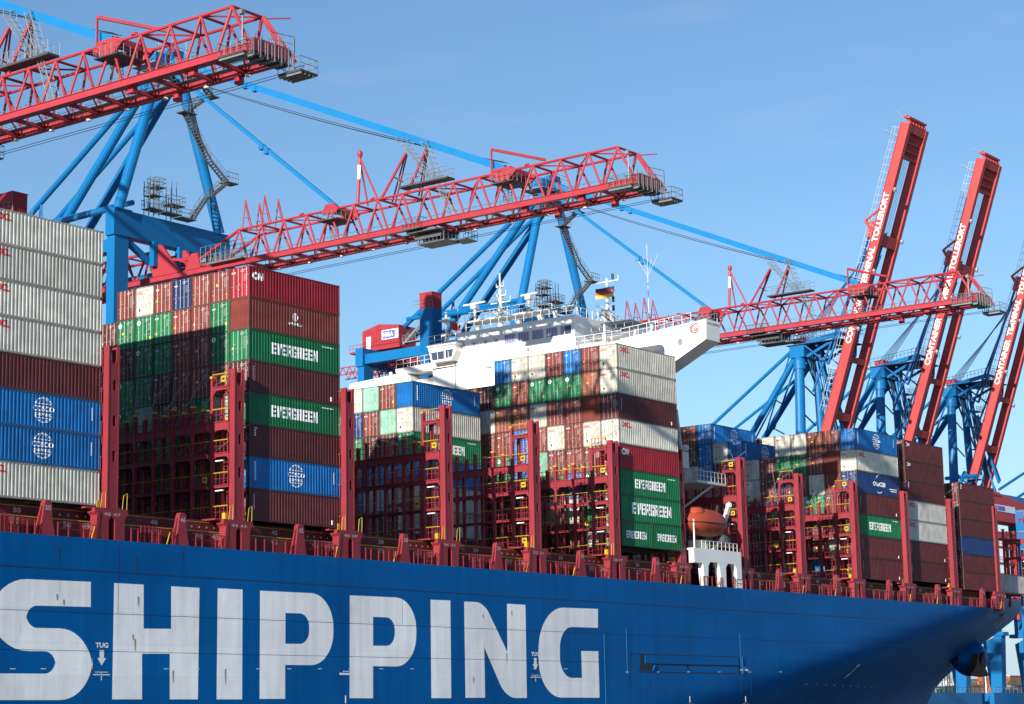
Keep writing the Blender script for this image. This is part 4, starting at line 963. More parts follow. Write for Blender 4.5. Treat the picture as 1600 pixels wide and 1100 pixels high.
    mb = MB(O_); mb.box(cx-1.9, cx+2.3, -12.9, -12.1, 14.4, 15.5); mb.tube((cx+1.8, -10.4, zt), (cx+2.8, -13.2, 14.4), .13); mb.bar((cx+tu, -10.4, zt-.2), (cx+4.2, -11.3, zt+.3), .10)
    for y in (-5.2, 2.4): mb.box(cx+bn+.3, cx+bn+.8, y-.35, y+.35, zb-1.1, zb-.5); mb.box(cx+bf-.2, cx+bf+.3, y-2.0, y-1.3, zb-1.25, zb-.55)
    mb.build('buffer_beam', RED, t)
    # gusset box carrying the outer stay, gallows beam
    mb = MB(O_)
    for u in (-tu, tu):
        mb.add(shape([(7.0, zt-.3), (6.6, zt+.45), (4.8, zt+.5), (3.0, zt+.1), (3.4, zt-.3), (4.2, zt-.9), (5.4, zt-1.1), (6.4, zt-.6)], (), .3), Matrix(((0, 0, 1, cx+u), (1, 0, 0, 0), (0, 1, 0, 0), (0, 0, 0, 1))))
        mb.add(shape([(32, zt-.3), (31.4, zt+.7), (30.2, zt+.7), (29.3, zt), (30, zt-.7)], (), .4), PM_yz(cx+u))
    mb.box(cx-tu, cx+tu, 4.2, 5.3, zt-.1, zt+.55); mb.box(cx-tu, cx+tu, 30.2, 31.2, zt-.2, zt+.5)
    mb.bar((cx-tu, 6.7, zt-.8), (cx-tu, 6.7, zt+2.9), .16); mb.bar((cx-tu, 6.7, zt+2.9), (cx+2.6, 2.4, zt+1.8), .22, .3)
    for k in (3, 4, 9, 12): mb.rev((cx-tu, yt+P*k+.8, zt+.1), [(.02, .32), (.25, .25), (.32, 0), (.02, -.1)], 8)
    mb.build('stay_bracket', RED, t)
    mb = MB(O_)
    for y in (4.6, 30.5):
        md = MB(O_); md.box(cx-2.6, cx+.6, y-1.4, y+1.6, 17.4, 17.5); md.build('platform_deck', GRATE, t)
        for a, b in (((cx-2.6, y-1.4, 17.5), (cx-2.6, y+1.6, 17.5)), ((cx-2.6, y-1.4, 17.5), (cx+.6, y-1.4, 17.5)), ((cx-2.6, y+1.6, 17.5), (cx+.6, y+1.6, 17.5))): mb.rail(a, b, 1.0, .8, .03)
        mb.ladder((cx-.6, y+1, 14.9), (cx-.9, y+1, 17.4), .6, (0, 1, 0), .05); mb.ladder((cx+.3, y+1, 14.9), (cx, y+1, 17.4), .6, (1, 0, 0), .05)
    mb.build('stay_platform', GREY, t)
    # kingpost with white band
    mb = MB(O_)
    mb.tube((cx-tu, 26.5, zt), (cx-tu, 26.1, 24.9), .20, 8); mb.tube((cx-tu, 26.1, 24.2), (cx-tu, 23.4, zt), .13); mb.tube((cx-.2, 26.3, zt), (cx-tu, 26.1, 24.0), .11)
    mb.rev((cx-tu, 26.1, 24.8), [(.02, .4), (.3, .2), (.34, -.1), (.2, -.5)], 8)
    for y0, y1 in ((22.9, 19.6), (18.9, 16.5)):
        for u in (-tu, .2): mb.tube((cx+u, y0, zt), (cx-1.2, y1, 23.8), .17 if u < 0 else .10)
        mb.tube((cx+tu, y0+1, zt), (cx-1.0, y1, 23.6), .10); mb.bar((cx-1.6, (y0+y1)/2, 21.2), (cx+.6, (y0+y1)/2+.3, 21.0), .10)
    mb.build('kingpost', RED, t)
    mb = MB(O_); mb.tube((cx-tu, 26.28, 21.7), (cx-tu, 26.18, 23.4), .225, 8); mb.build('white_band', WTXT, t)
    mb = MB(O_)                                                        # lattice ladder masts beside the long stay
    for ya, yb in ((19.4, 15.2), (16.6, 12.6)):
        A = Vector((cx-1.3, ya, 24.6)); B = Vector((cx-1.7, yb-.2, 15.0 if ya < 17 else 19.6))
        for dx, dy in ((-.35, -.4), (-.35, .4), (.35, -.4), (.35, .4)): mb.tube(A+Vector((dx, dy, 0)), B+Vector((dx, dy, 0)), .04, 4)
        n = int((A-B).length/.75)
        for i in range(n):
            p = A.lerp(B, i/n); q = A.lerp(B, (i+1)/n)
            mb.tube(p+Vector((-.35, -.4, 0)), q+Vector((-.35, .4, 0)), .03, 4); mb.tube(p+Vector((-.35, .4, 0)), q+Vector((-.35, -.4, 0)), .03, 4)
            mb.tube(p+Vector((.35, -.4, 0)), p+Vector((-.35, -.4, 0)), .03, 4); mb.tube(p+Vector((-.35, -.4, 0)), p+Vector((-.35, .4, 0)), .035, 4)
    md = MB(O_); md.box(cx-2.6, cx-1.2, 12.4, 19.6, 19.3, 19.5); md.build('platform_deck', GRATE, t)
    mb.rail((cx-2.6, 19.6, 19.5), (cx-2.6, 12.4, 19.5), 1.2, .8, .035); mb.rail((cx-1.2, 19.6, 19.5), (cx-1.2, 12.4, 19.5), 1.2, .8, .035); mb.rail((cx-2.2, 20.2, 24.6), (cx-.4, 17.6, 24.2), .9, .6, .03)
    mb.build('ladder_mast', GREY, t)
    # forestays
    for p, q, w, h, cl in (((cx-1.1, 5.4, zt+.6), (cx-.6, 59.2, 43.6), .38, .80, (.72, .75)), ((cx-.9, 30.6, zt+.5), (cx-.6, 59.2, 42.2), .30, .48, (.40, .43))):
        mb = MB(O_); mb.bar(p, q, w, h)
        for e in cl: c = Vector(p).lerp(Vector(q), e); mb.box(c.x-.3, c.x+.3, c.y-.35, c.y+.35, c.z-.55, c.z+.1)
        mb.build('forestay', STAYBLUE, t)
    # A-frame
    mb = MB(O_); XL, XR = 37.7, 56.2
    mb.tube((XL+.6, 60, 22.5), (cx-1.6, 60.2, 43), .68, 14); mb.tube((XR-.3, 60, 22.5), (cx+1.7, 60.2, 43), .70, 14)
    mb.tube((cx-2.2, 61.5, 41), (cx-2.3, 83.4, 18.6), .62, 12); mb.tube((cx+2.4, 61.5, 42), (cx+2.4, 83.4, 19.0), .60, 12)
    mb.tube((cx-2.3, 61.8, 41.0), (cx-2.3, 95, 20.2), .40, 10); mb.tube((cx+2.3, 61.8, 41.5), (cx+2.3, 95, 20.2), .38, 10)
    for u in (-2.3, 2.3):
        mb.tube((cx+u, 82.0, 28.6), (cx+u-.3, 81.2, 22), .12); mb.tube((cx+u, 82.0, 28.6), (cx+u+.9, 84.0, 22), .12); mb.tube((cx+u, 81.6, 24.6), (cx+u+.2, 83.2, 24.6), .09)
    mb.tube((38.4, 61, 22.9), (44.4, 81, 24.9), .42, 10); mb.tube((44.4, 64, 25.2), (44.4, 88, 25.2), .35, 10)
    mb.box(cx-3.2, cx+3.2, 59.3, 61.4, 42.6, 44.2); mb.box(cx-1, cx+1, 58.6, 62, 43.6, 45.0); build_split(mb, 'a_frame_member', CRBLUE, t)
    mb = MB(O_)
    mb.box(cx-4.4, cx+4.6, 58.2, 62.6, 42.3, 42.45)
    for a, b in (((cx-4.4, 58.2, 42.45), (cx+4.6, 58.2, 42.45)), ((cx-4.4, 58.2, 42.45), (cx-4.4, 62.6, 42.45)), ((cx-3.5, 59, 44.3), (cx+3.5, 59, 44.3)), ((cx+4.6, 58.2, 42.45), (cx+4.6, 62.6, 42.45))): mb.rail(a, b, 1.2, .9, .035)
    for k in range(3): mb.tube((cx-2.5+2.4*k, 59.5, 44), (cx-2.5+2.4*k, 59.5, 46.0+.6*k), .06, 5)
    mb.build('apex_platform', GREY, t)
    # portal
    mb = MB(O_)
    mb.box(XL, XR+1.6, 60.0, 61.6, 19.3, 22.6); mb.box(XL+.3, 40.3, 60.2, 61.6, GZ, 19.3); mb.box(XR-1.2, XR+1.0, 60.2, 61.6, GZ, 19.3)
    mb.box(XL+.1, 40.6, 59.9, 61.9, 22.5, 22.75); mb.box(XL, XR+1.6, 92, 93.6, 17, 20); mb.box(XL+.3, 40.3, 92, 93.4, GZ, 17); mb.box(XR-1.2, XR+1, 92, 93.4, GZ, 17)
    for x in (XL+.3, XR-1.2): mb.box(x, x+2.2, 61.6, 92, -22, -19.5); mb.box(x+.3, x+1.9, 61.6, 92, 17.4, 19.0)
    for u in (-2.0, 2.4): mb.box(cx+u-.9, cx+u+.9, 59.6, 60.4, 16.2, 19.4)
    mb.tube((40.4, 60.8, 19.0), (44.4, 60.8, 16.9), .5, 10); mb.box(XL-.2, 40.8, 58, 64, GZ, GZ+3); mb.box(XR-1.7, XR+1.5, 58, 64, GZ, GZ+3)
    build_split(mb, 'portal_member', CRBLUE, t)
    # hinge plates
    mb = MB(O_)
    for u in (-2.0, 2.2):
        mb.add(shape([(60.6, 14.9), (60.4, 18.0), (59.6, 19.0), (59.0, 18.9), (55.6, 14.9)], (), .35), PM_yz(cx+u))
        mb.add(shape([(55.0, 14.7), (53.6, 17.0), (52.6, 16.9), (52.0, 14.7)], (), .35), PM_yz(cx+u)); mb.tube((cx+u, 59.2, 17.0), (cx+u*.9, 53.2, 16.2), .22); mb.tube((cx+u, 57.0, 16.9), (cx+u*.9, 52.0, 14.9), .13)
    mb.build('hinge_plate', RED, t)
    # stairs on the right-hand leg
    mb = MB(O_); y = 59.0
    mb.stair((52.1, y, 41.2), (53.2, y, 40.4), .8, (0, 1, 0)); mb.box(52.6, 54.2, y-.6, y+.9, 40.2, 40.35); mb.stair((53.0, y, 40.3), (49.4, y, 37.6), .8, (0, 1, 0))
    mb.box(47.8, 50.2, y-.6, y+.9, 37.0, 37.15); mb.rail((47.8, y-.6, 37.15), (50.2, y-.6, 37.15), 1.3, .6, .04); mb.stair((48.6, y, 37.0), (52.9, y, 31.6), .8, (0, 1, 0)); mb.stair((52.9, y, 31.6), (56.0, y, 29.4), .8, (0, 1, 0))
    mb.box(55.6, 57.8, y-.6, y+.9, 29.2, 29.35); mb.rail((55.6, y-.6, 29.3), (57.8, y-.6, 29.3), 1.3, .6, .04); mb.stair((56.2, y, 29.2), (53.0, y, 26.6), .8, (0, 1, 0)); mb.stair((52.6, y, 26.6), (50.0, y, 23.2), .8, (0, 1, 0))
    mb.bar((50.0, y, 36.9), (52.1, y+.8, 34.8), .12); mb.bar((53.0, y, 26.6), (55.4, y+.8, 24.2), .12)
    mb.build('stair', mat('stair_dark_grey', (.10, .105, .11), .6), t)
    mb = MB(O_)
    for x0, x1, z in ((42.6, 45.0, 23.4), (42.9, 44.6, 25.2), (45.4, 48.0, 23.4), (46.2, 48.6, 24.6), (43.5, 45.2, 26.4), (48.0, 50.6, 23.2)):
        mb.box(x0, x1, 58.8, 60.4, z-.12, z); mb.rail((x0, 58.8, z), (x1, 58.8, z), 1.1, .5, .035); mb.rail((x0, 60.4, z), (x1, 60.4, z), 1.1, .5, .035); mb.rail((x0, 58.8, z), (x0, 60.4, z), 1.1, .6, .035); mb.rail((x1, 58.8, z), (x1, 60.4, z), 1.1, .6, .035)
    for x in (42.8, 43.6, 44.4, 46.6, 47.4): mb.tube((x, 59.2, 22.6), (x, 59.2, 27.6), .06, 5); mb.tube((x, 60.2, 22.6), (x, 60.2, 27.0), .06, 5)
    mb.ladder((44.0, 59, 22.6), (44.0, 59, 27.4), .6, (1, 0, 0), .04); mb.build('service_platform', mat('stair_dark_grey', (.10, .105, .11), .6), t)
    mb = MB(O_); mb.box(cx-3, cx-1, 50, 44.2, 14.9, 15.05)
    for a, b in (((cx-3.0, 51.2, 15.0), (cx-3.0, 43.4, 15.0)), ((cx-1.4, 51.2, 15.0), (cx-1.4, 43.4, 15.0))): mb.rail(a, b, 2.2, .9, .045); mb.rail(a, b, 1.1, .45, .03)
    mb.build('hinge_platform', GREY, t)
    # red twin sheave frames standing on the boom
    mb = MB(O_)
    for u in (-tu, .6):
        for y in (45.2, 42.0):
            mb.tube((cx+u, y, zt), (cx+u, y-.5, zt+3.6), .08, 5); mb.tube((cx+u, y-1.6, zt), (cx+u, y-.5, zt+3.6), .08, 5); mb.tube((cx+u+.8, y-.6, zt), (cx+u, y-.5, zt+3.0), .06, 5); mb.tube((cx+u, y-.1, zt+1.4), (cx+u, y-1.2, zt+1.2), .05, 5)
    mb.build('sheave_frame', RED, t)
    # trolley with the hanging cab platform
    mb = MB(O_)
    mb.box(cx-2.7, cx-1.4, 16.4, 19.2, 14.2, 14.32); mb.box(cx-1.0, cx+1.6, 14.2, 18.2, 12.7, 12.85); mb.box(cx-2.0, cx+2.2, 14.6, 19.0, 13.9, 14.1); mb.box(cx+.8, cx+3.0, 12.6, 14.6, 12.9, 13.0)
    for a, b, z in (((cx-2.7, 19.2), (cx-2.7, 16.4), 14.3), ((cx-2.7, 16.4), (cx-1.4, 16.4), 14.3), ((cx-1, 18.2), (cx-1, 14.2), 12.85), ((cx-1, 14.2), (cx+1.6, 14.2), 12.85), ((cx+1.6, 18.2), (cx+1.6, 14.2), 12.85), ((cx+.8, 12.6), (cx+3, 12.6), 13.0), ((cx+3, 14.6), (cx+3, 12.6), 13.0)): mb.rail((*a, z), (*b, z), 1.2, .6, .035)
    for x, y in ((cx-.9, 14.4), (cx-.9, 18.0), (cx+1.5, 14.4), (cx+1.5, 18.0), (cx+.3, 16.2)): mb.bar((x, y, 12.8), (x, y, 14.6), .12)
    for k in range(6): mb.box(cx-1+k*.5, cx-.75+k*.5, 14.8, 18.6, 13.3+.1*(k % 3), 13.8)
    mb.build('trolley', mat('trolley_grey', (.09, .095, .10), .6, var=.2), t)
    mb = MB(O_); mb.box(cx-.5, cx+1.1, 15.6, 17.4, 12.86, 14.0); mb.build('operator_cab', DARK, t)
    # machinery house at the landside end
    mb = MB(O_); y0, y1 = 88.6, 96.6; z0, z1 = 20.6, 24.2
    mb.add(shape([(y0, z0), (y1, z0), (y1, z1-.2), (93.0, z1+.6), (y0, z1)], (), 4.4), PM_yz(cx-1.8))
    for k in range(23): mb.box(cx-4.05, cx-4.0, y0+.1+k*.34, y0+.24+k*.34, z0+.1, z1-.3)
    mh = mb.build('machinery_house', RED, t)
    mb = MB(O_); mb.box(cx-4.14, cx-4.08, 88.6, 92.2, 22.0, 23.6); sg = mb.build('sign', WTXT, mh)
    mb = MB(O_); mb.box(cx-4.17, cx-4.15, 89.3, 92.0, 22.15, 23.45); mb.build('sign_panel', flat('sign_blue', (.10, .12, .50)), mh)
    mb = MB(O_); mb.add(fit(text('HHLA', 1, .05), 2.1, .75, 0, 0), PM_end(cx-4.19, 90.75, 22.8)); mb.build('sign_lettering', WTXT, mh)
    mb = MB(O_); mb.box(cx-4.12, cx-4.06, 94.6, 95.6, 20.8, 22.9); dr = mb.build('door', WTXT, mh)
    mb = MB(O_); mb.box(cx-5.2, cx+1.2, 87.4, 98.4, 20.2, 20.5); mb.box(cx-4, cx+.6, 88.5, 97, 18.8, 20.2); mb.rail((cx-5.2, 87.4, 20.5), (cx-5.2, 98.4, 20.5), 1.1, .8, .04); mb.build('house_platform', RED, t)
    mb = MB(O_)
    for u in (-4, 0, 4):
        for k in range(12):
            y = 86+k*1.5; mb.tube((cx+u, y, 18.4), (cx+u, y+.75, 17.2), .08, 5); mb.tube((cx+u, y+.75, 17.2), (cx+u, y+1.5, 18.4), .08, 5)
        mb.tube((cx+u, 86, 18.4), (cx+u, 104, 18.4), .10, 5); mb.tube((cx+u, 86, 17.2), (cx+u, 104, 17.2), .10, 5)
    mb.build('festoon_truss', RED, t)
    mb = MB(O_); mb.stair((cx-5, 86.5, 20.4), (cx-5, 80, 25.4), .9); mb.box(cx-5.5, cx-4.3, 76, 86.6, 20.6, 20.75); mb.rail((cx-5.5, 86.6, 20.75), (cx-5.5, 76, 20.75), 1.1, .7, .04); mb.build('access_stair', GREY, t)
    # lift tower
    tx, ty = 32.1, 72.6
    mb = MB(O_)
    def tower(z0, z1):
        mb.box(tx+.06, tx+2.44, ty+.06, ty+2.6, z0, z1)
        for k in range(9):
            mb.box(tx+k*.28, tx+.14+k*.28, ty, ty+.08, z0, z1)
        for k in range(9): mb.box(tx, tx+.08, ty+.1+k*.29, ty+.16+k*.29, z0, z1)
    tower(GZ, 23.3); mb.build('lift_tower', CRBLUE, t); mb = MB(O_); tower(23.3, 25.7); mb.box(tx-.05, tx+2.5, ty-.05, ty+2.65, 25.7, 25.85); mb.build('lift_head', RED, t)
    mb = MB(O_); mb.rail((tx, ty-.1, 23.2), (tx-1.4, ty+2.6, 23.2), 1.2, .6, .04); mb.box(tx+2.4, 38, ty+.6, ty+1.6, 20.0, 20.2); mb.build('tower_gangway', GREY, t)
    return t
cr2 = lattice_crane('crane whose red lattice boom crosses the picture centre above the tall bay')
cr1 = copy_tree(cr2); cr1.location.x -= 57.7; cr1['label'] = 'crane with the topmost red lattice boom reaching in from the left edge'
cr3 = copy_tree(cr2); cr3.location.x += 83.0; 
def shift_trolley(c, dy):
    for ch in c.children:
        if ch.name.split('.')[0] in ('trolley', 'operator_cab'): ch.location.y += dy
shift_trolley(cr1, 12.5); shift_trolley(cr3, 4.0)
cr3['label'] = 'crane whose red lattice boom reaches right behind the house, past the raised booms'
# ------------------------------------------------------------------ cranes with raised box-girder booms
def raised_crane(label):
    bx = 222.0; H_ = Vector((bx, 62, 14)); O_ = (228, 62, GZ)
    t = thing('container_crane', O_, label, 'crane', 'harbour cranes with raised booms')
    T_ = Vector((bx, 41.8, 71.2)); d = (T_-H_).normalized(); n = Vector((0, d.z, -d.y))      # n points landward (back of the boom)
    Lb = (T_-H_).length; dep = 1.7
    def bpt(x, s, e): return Vector((x, 0, 0))+Vector((0, H_.y, H_.z))+d*s+n*e
    def bbox(mb, x0, x1, s0, s1, e0, e1):
        k = len(mb.v); mb.v += [tuple(bpt(x, s, e)) for e in (e0, e1) for s in (s0, s1) for x in (x0, x1)]
        mb.f += [tuple(k+i for i in q) for q in ((0, 1, 3, 2), (4, 6, 7, 5), (0, 4, 5, 1), (2, 3, 7, 6), (0, 2, 6, 4), (1, 5, 7, 3))]
    PINK = mat('boom_red', (.43, .058, .058), .5, wear=.12, streak=.2, var=.05, scale=.15)
    mb = MB(O_)
    for x0, x1 in ((bx, bx+.8), (bx+7.2, bx+8.0)):
        bbox(mb, x0, x1, -7, Lb, -dep/2, dep/2); bbox(mb, x0-.15, x1+.15, -7, Lb, dep/2, dep/2+.12); bbox(mb, x0-.15, x1+.15, -7, Lb, -dep/2-.12, -dep/2)
    for s0, w, e in ((Lb-1.6, 1.6, dep), (Lb-3.6, .35, dep*.6), (Lb-5.2, .35, dep*.6), (Lb-6.6, .5, dep*.7), (Lb-24, 2.2, 1.6), (Lb*.22, 1.2, 1.4), (2, 1.5, 1.5)): bbox(mb, bx+.8, bx+7.2, s0, s0+w, -e/2, e/2)
    for k in range(5): bbox(mb, bx+2.1+k*.75, bx+2.3+k*.75, Lb-6.4, Lb-1, -.3, .3)
    for k in range(6):
        x = bx+.6+k*1.25; mb.bar(bpt(x, Lb, -.8), bpt(x+.2, Lb+1.5, .6), .28, .5)
    bbox(mb, bx, bx+7.3, Lb+.9, Lb+1.3, -.6, .9)
    mb.bar(bpt(bx-.1, Lb-22, dep/2), bpt(bx-.1, Lb-20, dep/2+2.2), .5, .5); mb.bar(bpt(bx-.1, Lb-17.5, dep/2), bpt(bx-.1, Lb-20, dep/2+2.2), .35, .35); bbox(mb, bx-.1, bx+1.4, Lb-23, Lb-19.8, dep/2, dep/2+1.3)
    mb.bar(bpt(bx+.8, 22, 0), bpt(bx+4, 15, 0), .35); mb.bar(bpt(bx+.8, 9, 0), bpt(bx+4, 15, 0), .35)
    mb.build('boom', PINK, t)
    mb = MB(O_); vs, fs = text('CONTAINER  TERMINAL  TOLLERORT', 1, .035)
    vf = fit((vs, fs), 30.0, 1.25); s_mid = 31.8
    M_ = Matrix.Identity(4)
    for i, v in enumerate(vf[0]): mb.v.append(tuple(bpt(bx-.17, s_mid+v[0], v[1]+.05)))
    mb.f += [tuple(f) for f in vf[1]]; mb.build('boom_lettering', WTXT, t)
    mb = MB(O_)                                                        # ladder run with hoops on the back of the boom
    for e in (dep/2+.9, dep/2+1.5): mb.tube(bpt(bx-.2, 3, e), bpt(bx-.2, Lb-1, e), .04, 4)
    s_ = 4
    while s_ < Lb-1: mb.tube(bpt(bx-.2, s_, dep/2), bpt(bx-.2, s_, dep/2+1.5), .04, 4); s_ += 1.5
    mb.bar(bpt(bx-.3, Lb-3, dep/2), bpt(bx-3.2, Lb-2.5, dep/2+1.5), .15); mb.bar(bpt(bx-.3, Lb+.4, 0), bpt(bx-2.5, Lb+1.4, 1), .12); mb.build('boom_ladder', mat('pale_rail', (.5, .52, .55), .5), t)
    mb = MB(O_)
    for s_, x in ((Lb-13, bx+.2), (Lb*.52, bx+.3), (Lb*.33, bx+.1), (Lb-22, bx+8.1), (Lb*.4, bx+8.1), (Lb*.22, bx+8.1)): p = bpt(x, s_, -dep/2-.4); mb.rev((p.x, p.y, p.z), [(.02, .4), (.35, .3), (.4, -.1), (.25, -.5), (.02, -.5)], 8)
    mb.build('floodlight', GREY, t)
    # folded stays and hoist ropes
    ax, ay, az = 226.6, 68.0, 31.0
    mb = MB(O_)
    for x in (bx+.6, bx+6.6):
        a = bpt(x, Lb-21, dep/2+.9); b = Vector((x, ay-1.5, az)); c = bpt(x, 12, dep/2+2.6); mb.bar(a, c, .3, .42); mb.bar(bpt(x, Lb*.58, dep/2+.8), bpt(x, 6, dep/2+4.4), .26, .36); mb.bar(c, b, .26, .3)
    mb.bar(bpt(bx+3.2, Lb-24, .3), bpt(bx+3.2, 3, .3), .35, .4); mb.bar(bpt(bx+4.0, Lb-24, .5), bpt(bx+4.0, 3, .5), .2, .3); mb.build('folded_stay', mat('stay_dark_blue', (.01, .10, .30), .45), t)
    mb = MB(O_)
    for k in range(7):
        x = bx+1.2+k*.7; a = bpt(x, Lb-24+k*1.3-3, dep/2+.8); mb.tube(a, (x, ay, az+1), .07, 4)
    for k in range(5): x = bx+2.2+k*.6; mb.tube(bpt(x, Lb-5, 0), bpt(x, Lb-22, 0), .035, 4)
    mb.build('wire_rope', flat('rope_blue_grey', (.04, .08, .16)), t)
    # blue A-frame tower
    mb = MB(O_); 
    mb.tube((ax-3.2, ay, az-1), (ax-4.2, ay+.2, 2), .95, 14, 1.05); mb.tube((ax-3.2, ay, az-1), (ax-3.2, 86, 6), .60, 12); mb.tube((ax+3.2, ay, az-1), (ax+3.2, 92, 0), .62, 12)
    mb.tube((ax-2.4, ay+.4, az+.5), (ax-2.4, 106, 6), .36, 8); mb.tube((ax+2.4, ay+.4, az-3.5), (ax+2.4, 106, 6), .33, 8)
    for y, z in ((88, 17.5), (90, 15)): mb.tube((ax-2.4, y, z), (ax-2.6, y-.6, 8), .13, 6); mb.tube((ax-2.4, y, z), (ax-1.6, y+1.2, 8), .12, 6)
    mb.tube((ax+3.4, ay, az), (ax+5.0, ay, 3), .8, 12); 
    for u, dx in ((-.9, 1.2), (.8, 1.4), (2.2, .8)): mb.tube((ax+u, ay-2.2, az-1), (ax+u+dx, ay-4.5, 11), .26, 8)
    mb.tube((ax-.5, ay-3, az-3), (ax+1.5, ay-8, 9), .3, 8); mb.tube((ax+4.5, ay-2.5, az-6), (ax+6.5, ay-6, 10), .3, 8)
    mb.box(ax-4.2, ax+4.2, ay-1.6, ay+1.6, az-2.4, az); mb.rev((ax-3.2, ay, az-3.2), [(1.1, -1.5), (1.25, -1.5), (1.25, .2), (.9, 1.2)], 14)
    mb.bar((ax-3.6, ay, az), (ax-3.6, ay-9.5, az+1.4), .5, .8); mb.bar((ax+3.6, ay, az), (ax+3.6, ay-9.5, az+1.4), .5, .8); mb.bar((ax-3.6, ay-2, az-2.4), (ax-3.6, ay-9.5, az+.8), .4, .5); mb.bar((ax+3.6, ay-2, az-2.4), (ax+3.6, ay-9.5, az+.8), .4, .5)
    mb.bar((ax-3.6, ay-9.4, az+1.3), (ax+3.6, ay-9.4, az+1.3), .5); mb.bar((ax-3.4, ay-4, az-.4), (ax+3.4, ay-4, az-.4), .4)
    mb.tube((bx-6.5, 64, 7), (bx-2.5, 64, 11), .45, 8); mb.tube((bx-8, 66, 9.4), (bx-1, 62, 10.2), .4, 8); mb.tube((bx-4, 66, 5), (bx+2, 62, 12), .35, 8)
    for k, (u, y_, v, w, zz) in enumerate([(-1.8, 3, 1.5, 14, 8), (1.2, 3, -1.5, 15, 9), (3.0, 2, 5.5, -3, 12), (-2.6, -1, 2.2, -5, 14), (4.2, 1, 2.0, -7, 7), (0, 2, 3, 10, 16), (2.4, -2, -1, -8, 6)]):
        mb.tube((ax+u, ay+y_, az-1.5), (ax+v, ay+w, zz), .15+.03*(k % 3), 6)
    for zz in (24, 18, 12): mb.tube((ax-3.5, ay, zz), (ax+4, ay+1, zz-2), .16, 6); mb.tube((ax-3.2, ay+6, zz-3), (ax+3.6, ay+8, zz-3), .13, 6)
    build_split(mb, 'a_frame_member', CRBLUE, t)
    mb = MB(O_)
    mb.box(ax-4.6, ax+4.8, ay-10, ay+2.2, az+.0, az+.12)
    for a, b in (((ax-4.6, ay-10, az+1.6), (ax-4.6, ay+2.2, az+.2)), ((ax+4.8, ay-10, az+1.6), (ax+4.8, ay+2.2, az+.2)), ((ax-4.6, ay-10, az+1.6), (ax+4.8, ay-10, az+1.6))): mb.rail(a, b, 1.3, .9, .045)
    mb.ladder((ax-1.8, ay-1.9, az-6), (ax-1.8, ay-1.9, az), .8, (1, 0, 0), .06); mb.ladder((ax-1.2, ay-1.9, az-6), (ax-1.0, ay-1.9, az), .8, (1, 0, 0), .06)
    for z in (az-5.5, az-9, az-14): mb.box(ax+1.4, ax+4.4, ay-3.8, ay-1.8, z, z+.12); mb.rail((ax+1.4, ay-3.8, z), (ax+4.4, ay-3.8, z), 1.1, .7, .05)
    mb.build('platform', mat('platform_blue_grey', (.05, .08, .12), .6), t)
    mb = MB(O_)
    for k in range(4): mb.box(ax-3.2+k*1.5, ax-2.3+k*1.5, ay-1, ay+1, az+.1, az+1.5)
    mb.build('rope_sheave', mat('sheave_red', (.40, .03, .04), .5), t)
    # portal legs and beams
    mb = MB(O_)
    for s_, x in ((-1, 219.0), (1, 235.5)):
        mb.add(shape([(57.6, -24), (61.9, -26), (60.6, -37), (58.2, -37)], (), 2.2), PM_yz(x+1.1)); mb.box(x, x+2.2, 58.4, 61.8, -24, 5.5); mb.box(x, x+2.2, 94, 97, -40, 5.5); mb.box(x+.2, x+2.0, 61.8, 94, 1, 4)
        mb.box(x-.3, x+2.5, 57.0, 63.0, -24.6, -23.8)
    mb.box(214, 242, 57.8, 61.6, -40.0, -36.6); mb.box(218, 239, 58.2, 62, 3.4, 6.2); mb.box(214, 242, 94, 97, -40, -37); build_split(mb, 'portal_member', CRBLUE, t)
    mb = MB(O_)
    for k in range(16): mb.rev((215+k*1.75, 59.6, -41.8), [(.02, -.25), (.85, -.25), (.85, .25), (.02, .25)], 12, 'y')
    mb.box(214.3, 241.7, 58.6, 60.8, -41.4, -40); mb.build('bogie_wheel', DARK, t)
    mb = MB(O_); mb.rail((214, 57.8, -36.6), (242, 57.8, -36.6), 1.1, 2.0, .05); mb.build('portal_railing', GREY, t)
    # open service stair tower by the boom foot
    mb = MB(O_); sx, sy = bx-4.4, 60.5
    for dx in (0, 3.2):
        for dy in (0, 2.4): mb.tube((sx+dx, sy+dy, 1), (sx+dx, sy+dy, 9.6), .10, 5)
    for k in range(4):
        z = 1.6+k*2.5; mb.box(sx-.2, sx+3.4, sy-.2, sy+2.6, z, z+.12); mb.rail((sx-.2, sy-.2, z), (sx+3.4, sy-.2, z), 1.1, .8, .05); mb.rail((sx-.2, sy-.2, z), (sx-.2, sy+2.6, z), 1.1, .8, .05); mb.bar((sx, sy, z), (sx+3.2, sy, z+2.4), .1)
    mb.build('stair_tower', mat('stair_tower_blue', (.01, .10, .24), .5), t)
    return t
c4 = raised_crane('crane with the leftmost of the three red booms raised almost upright')
c5 = copy_tree(c4); c5.location.x += 34; c5['label'] = 'crane with the middle one of three raised booms, behind the lattice boom tip'
c6 = copy_tree(c4); c6.location.x += 68; c6['label'] = 'crane with the raised red boom cut off by the right edge of the picture'
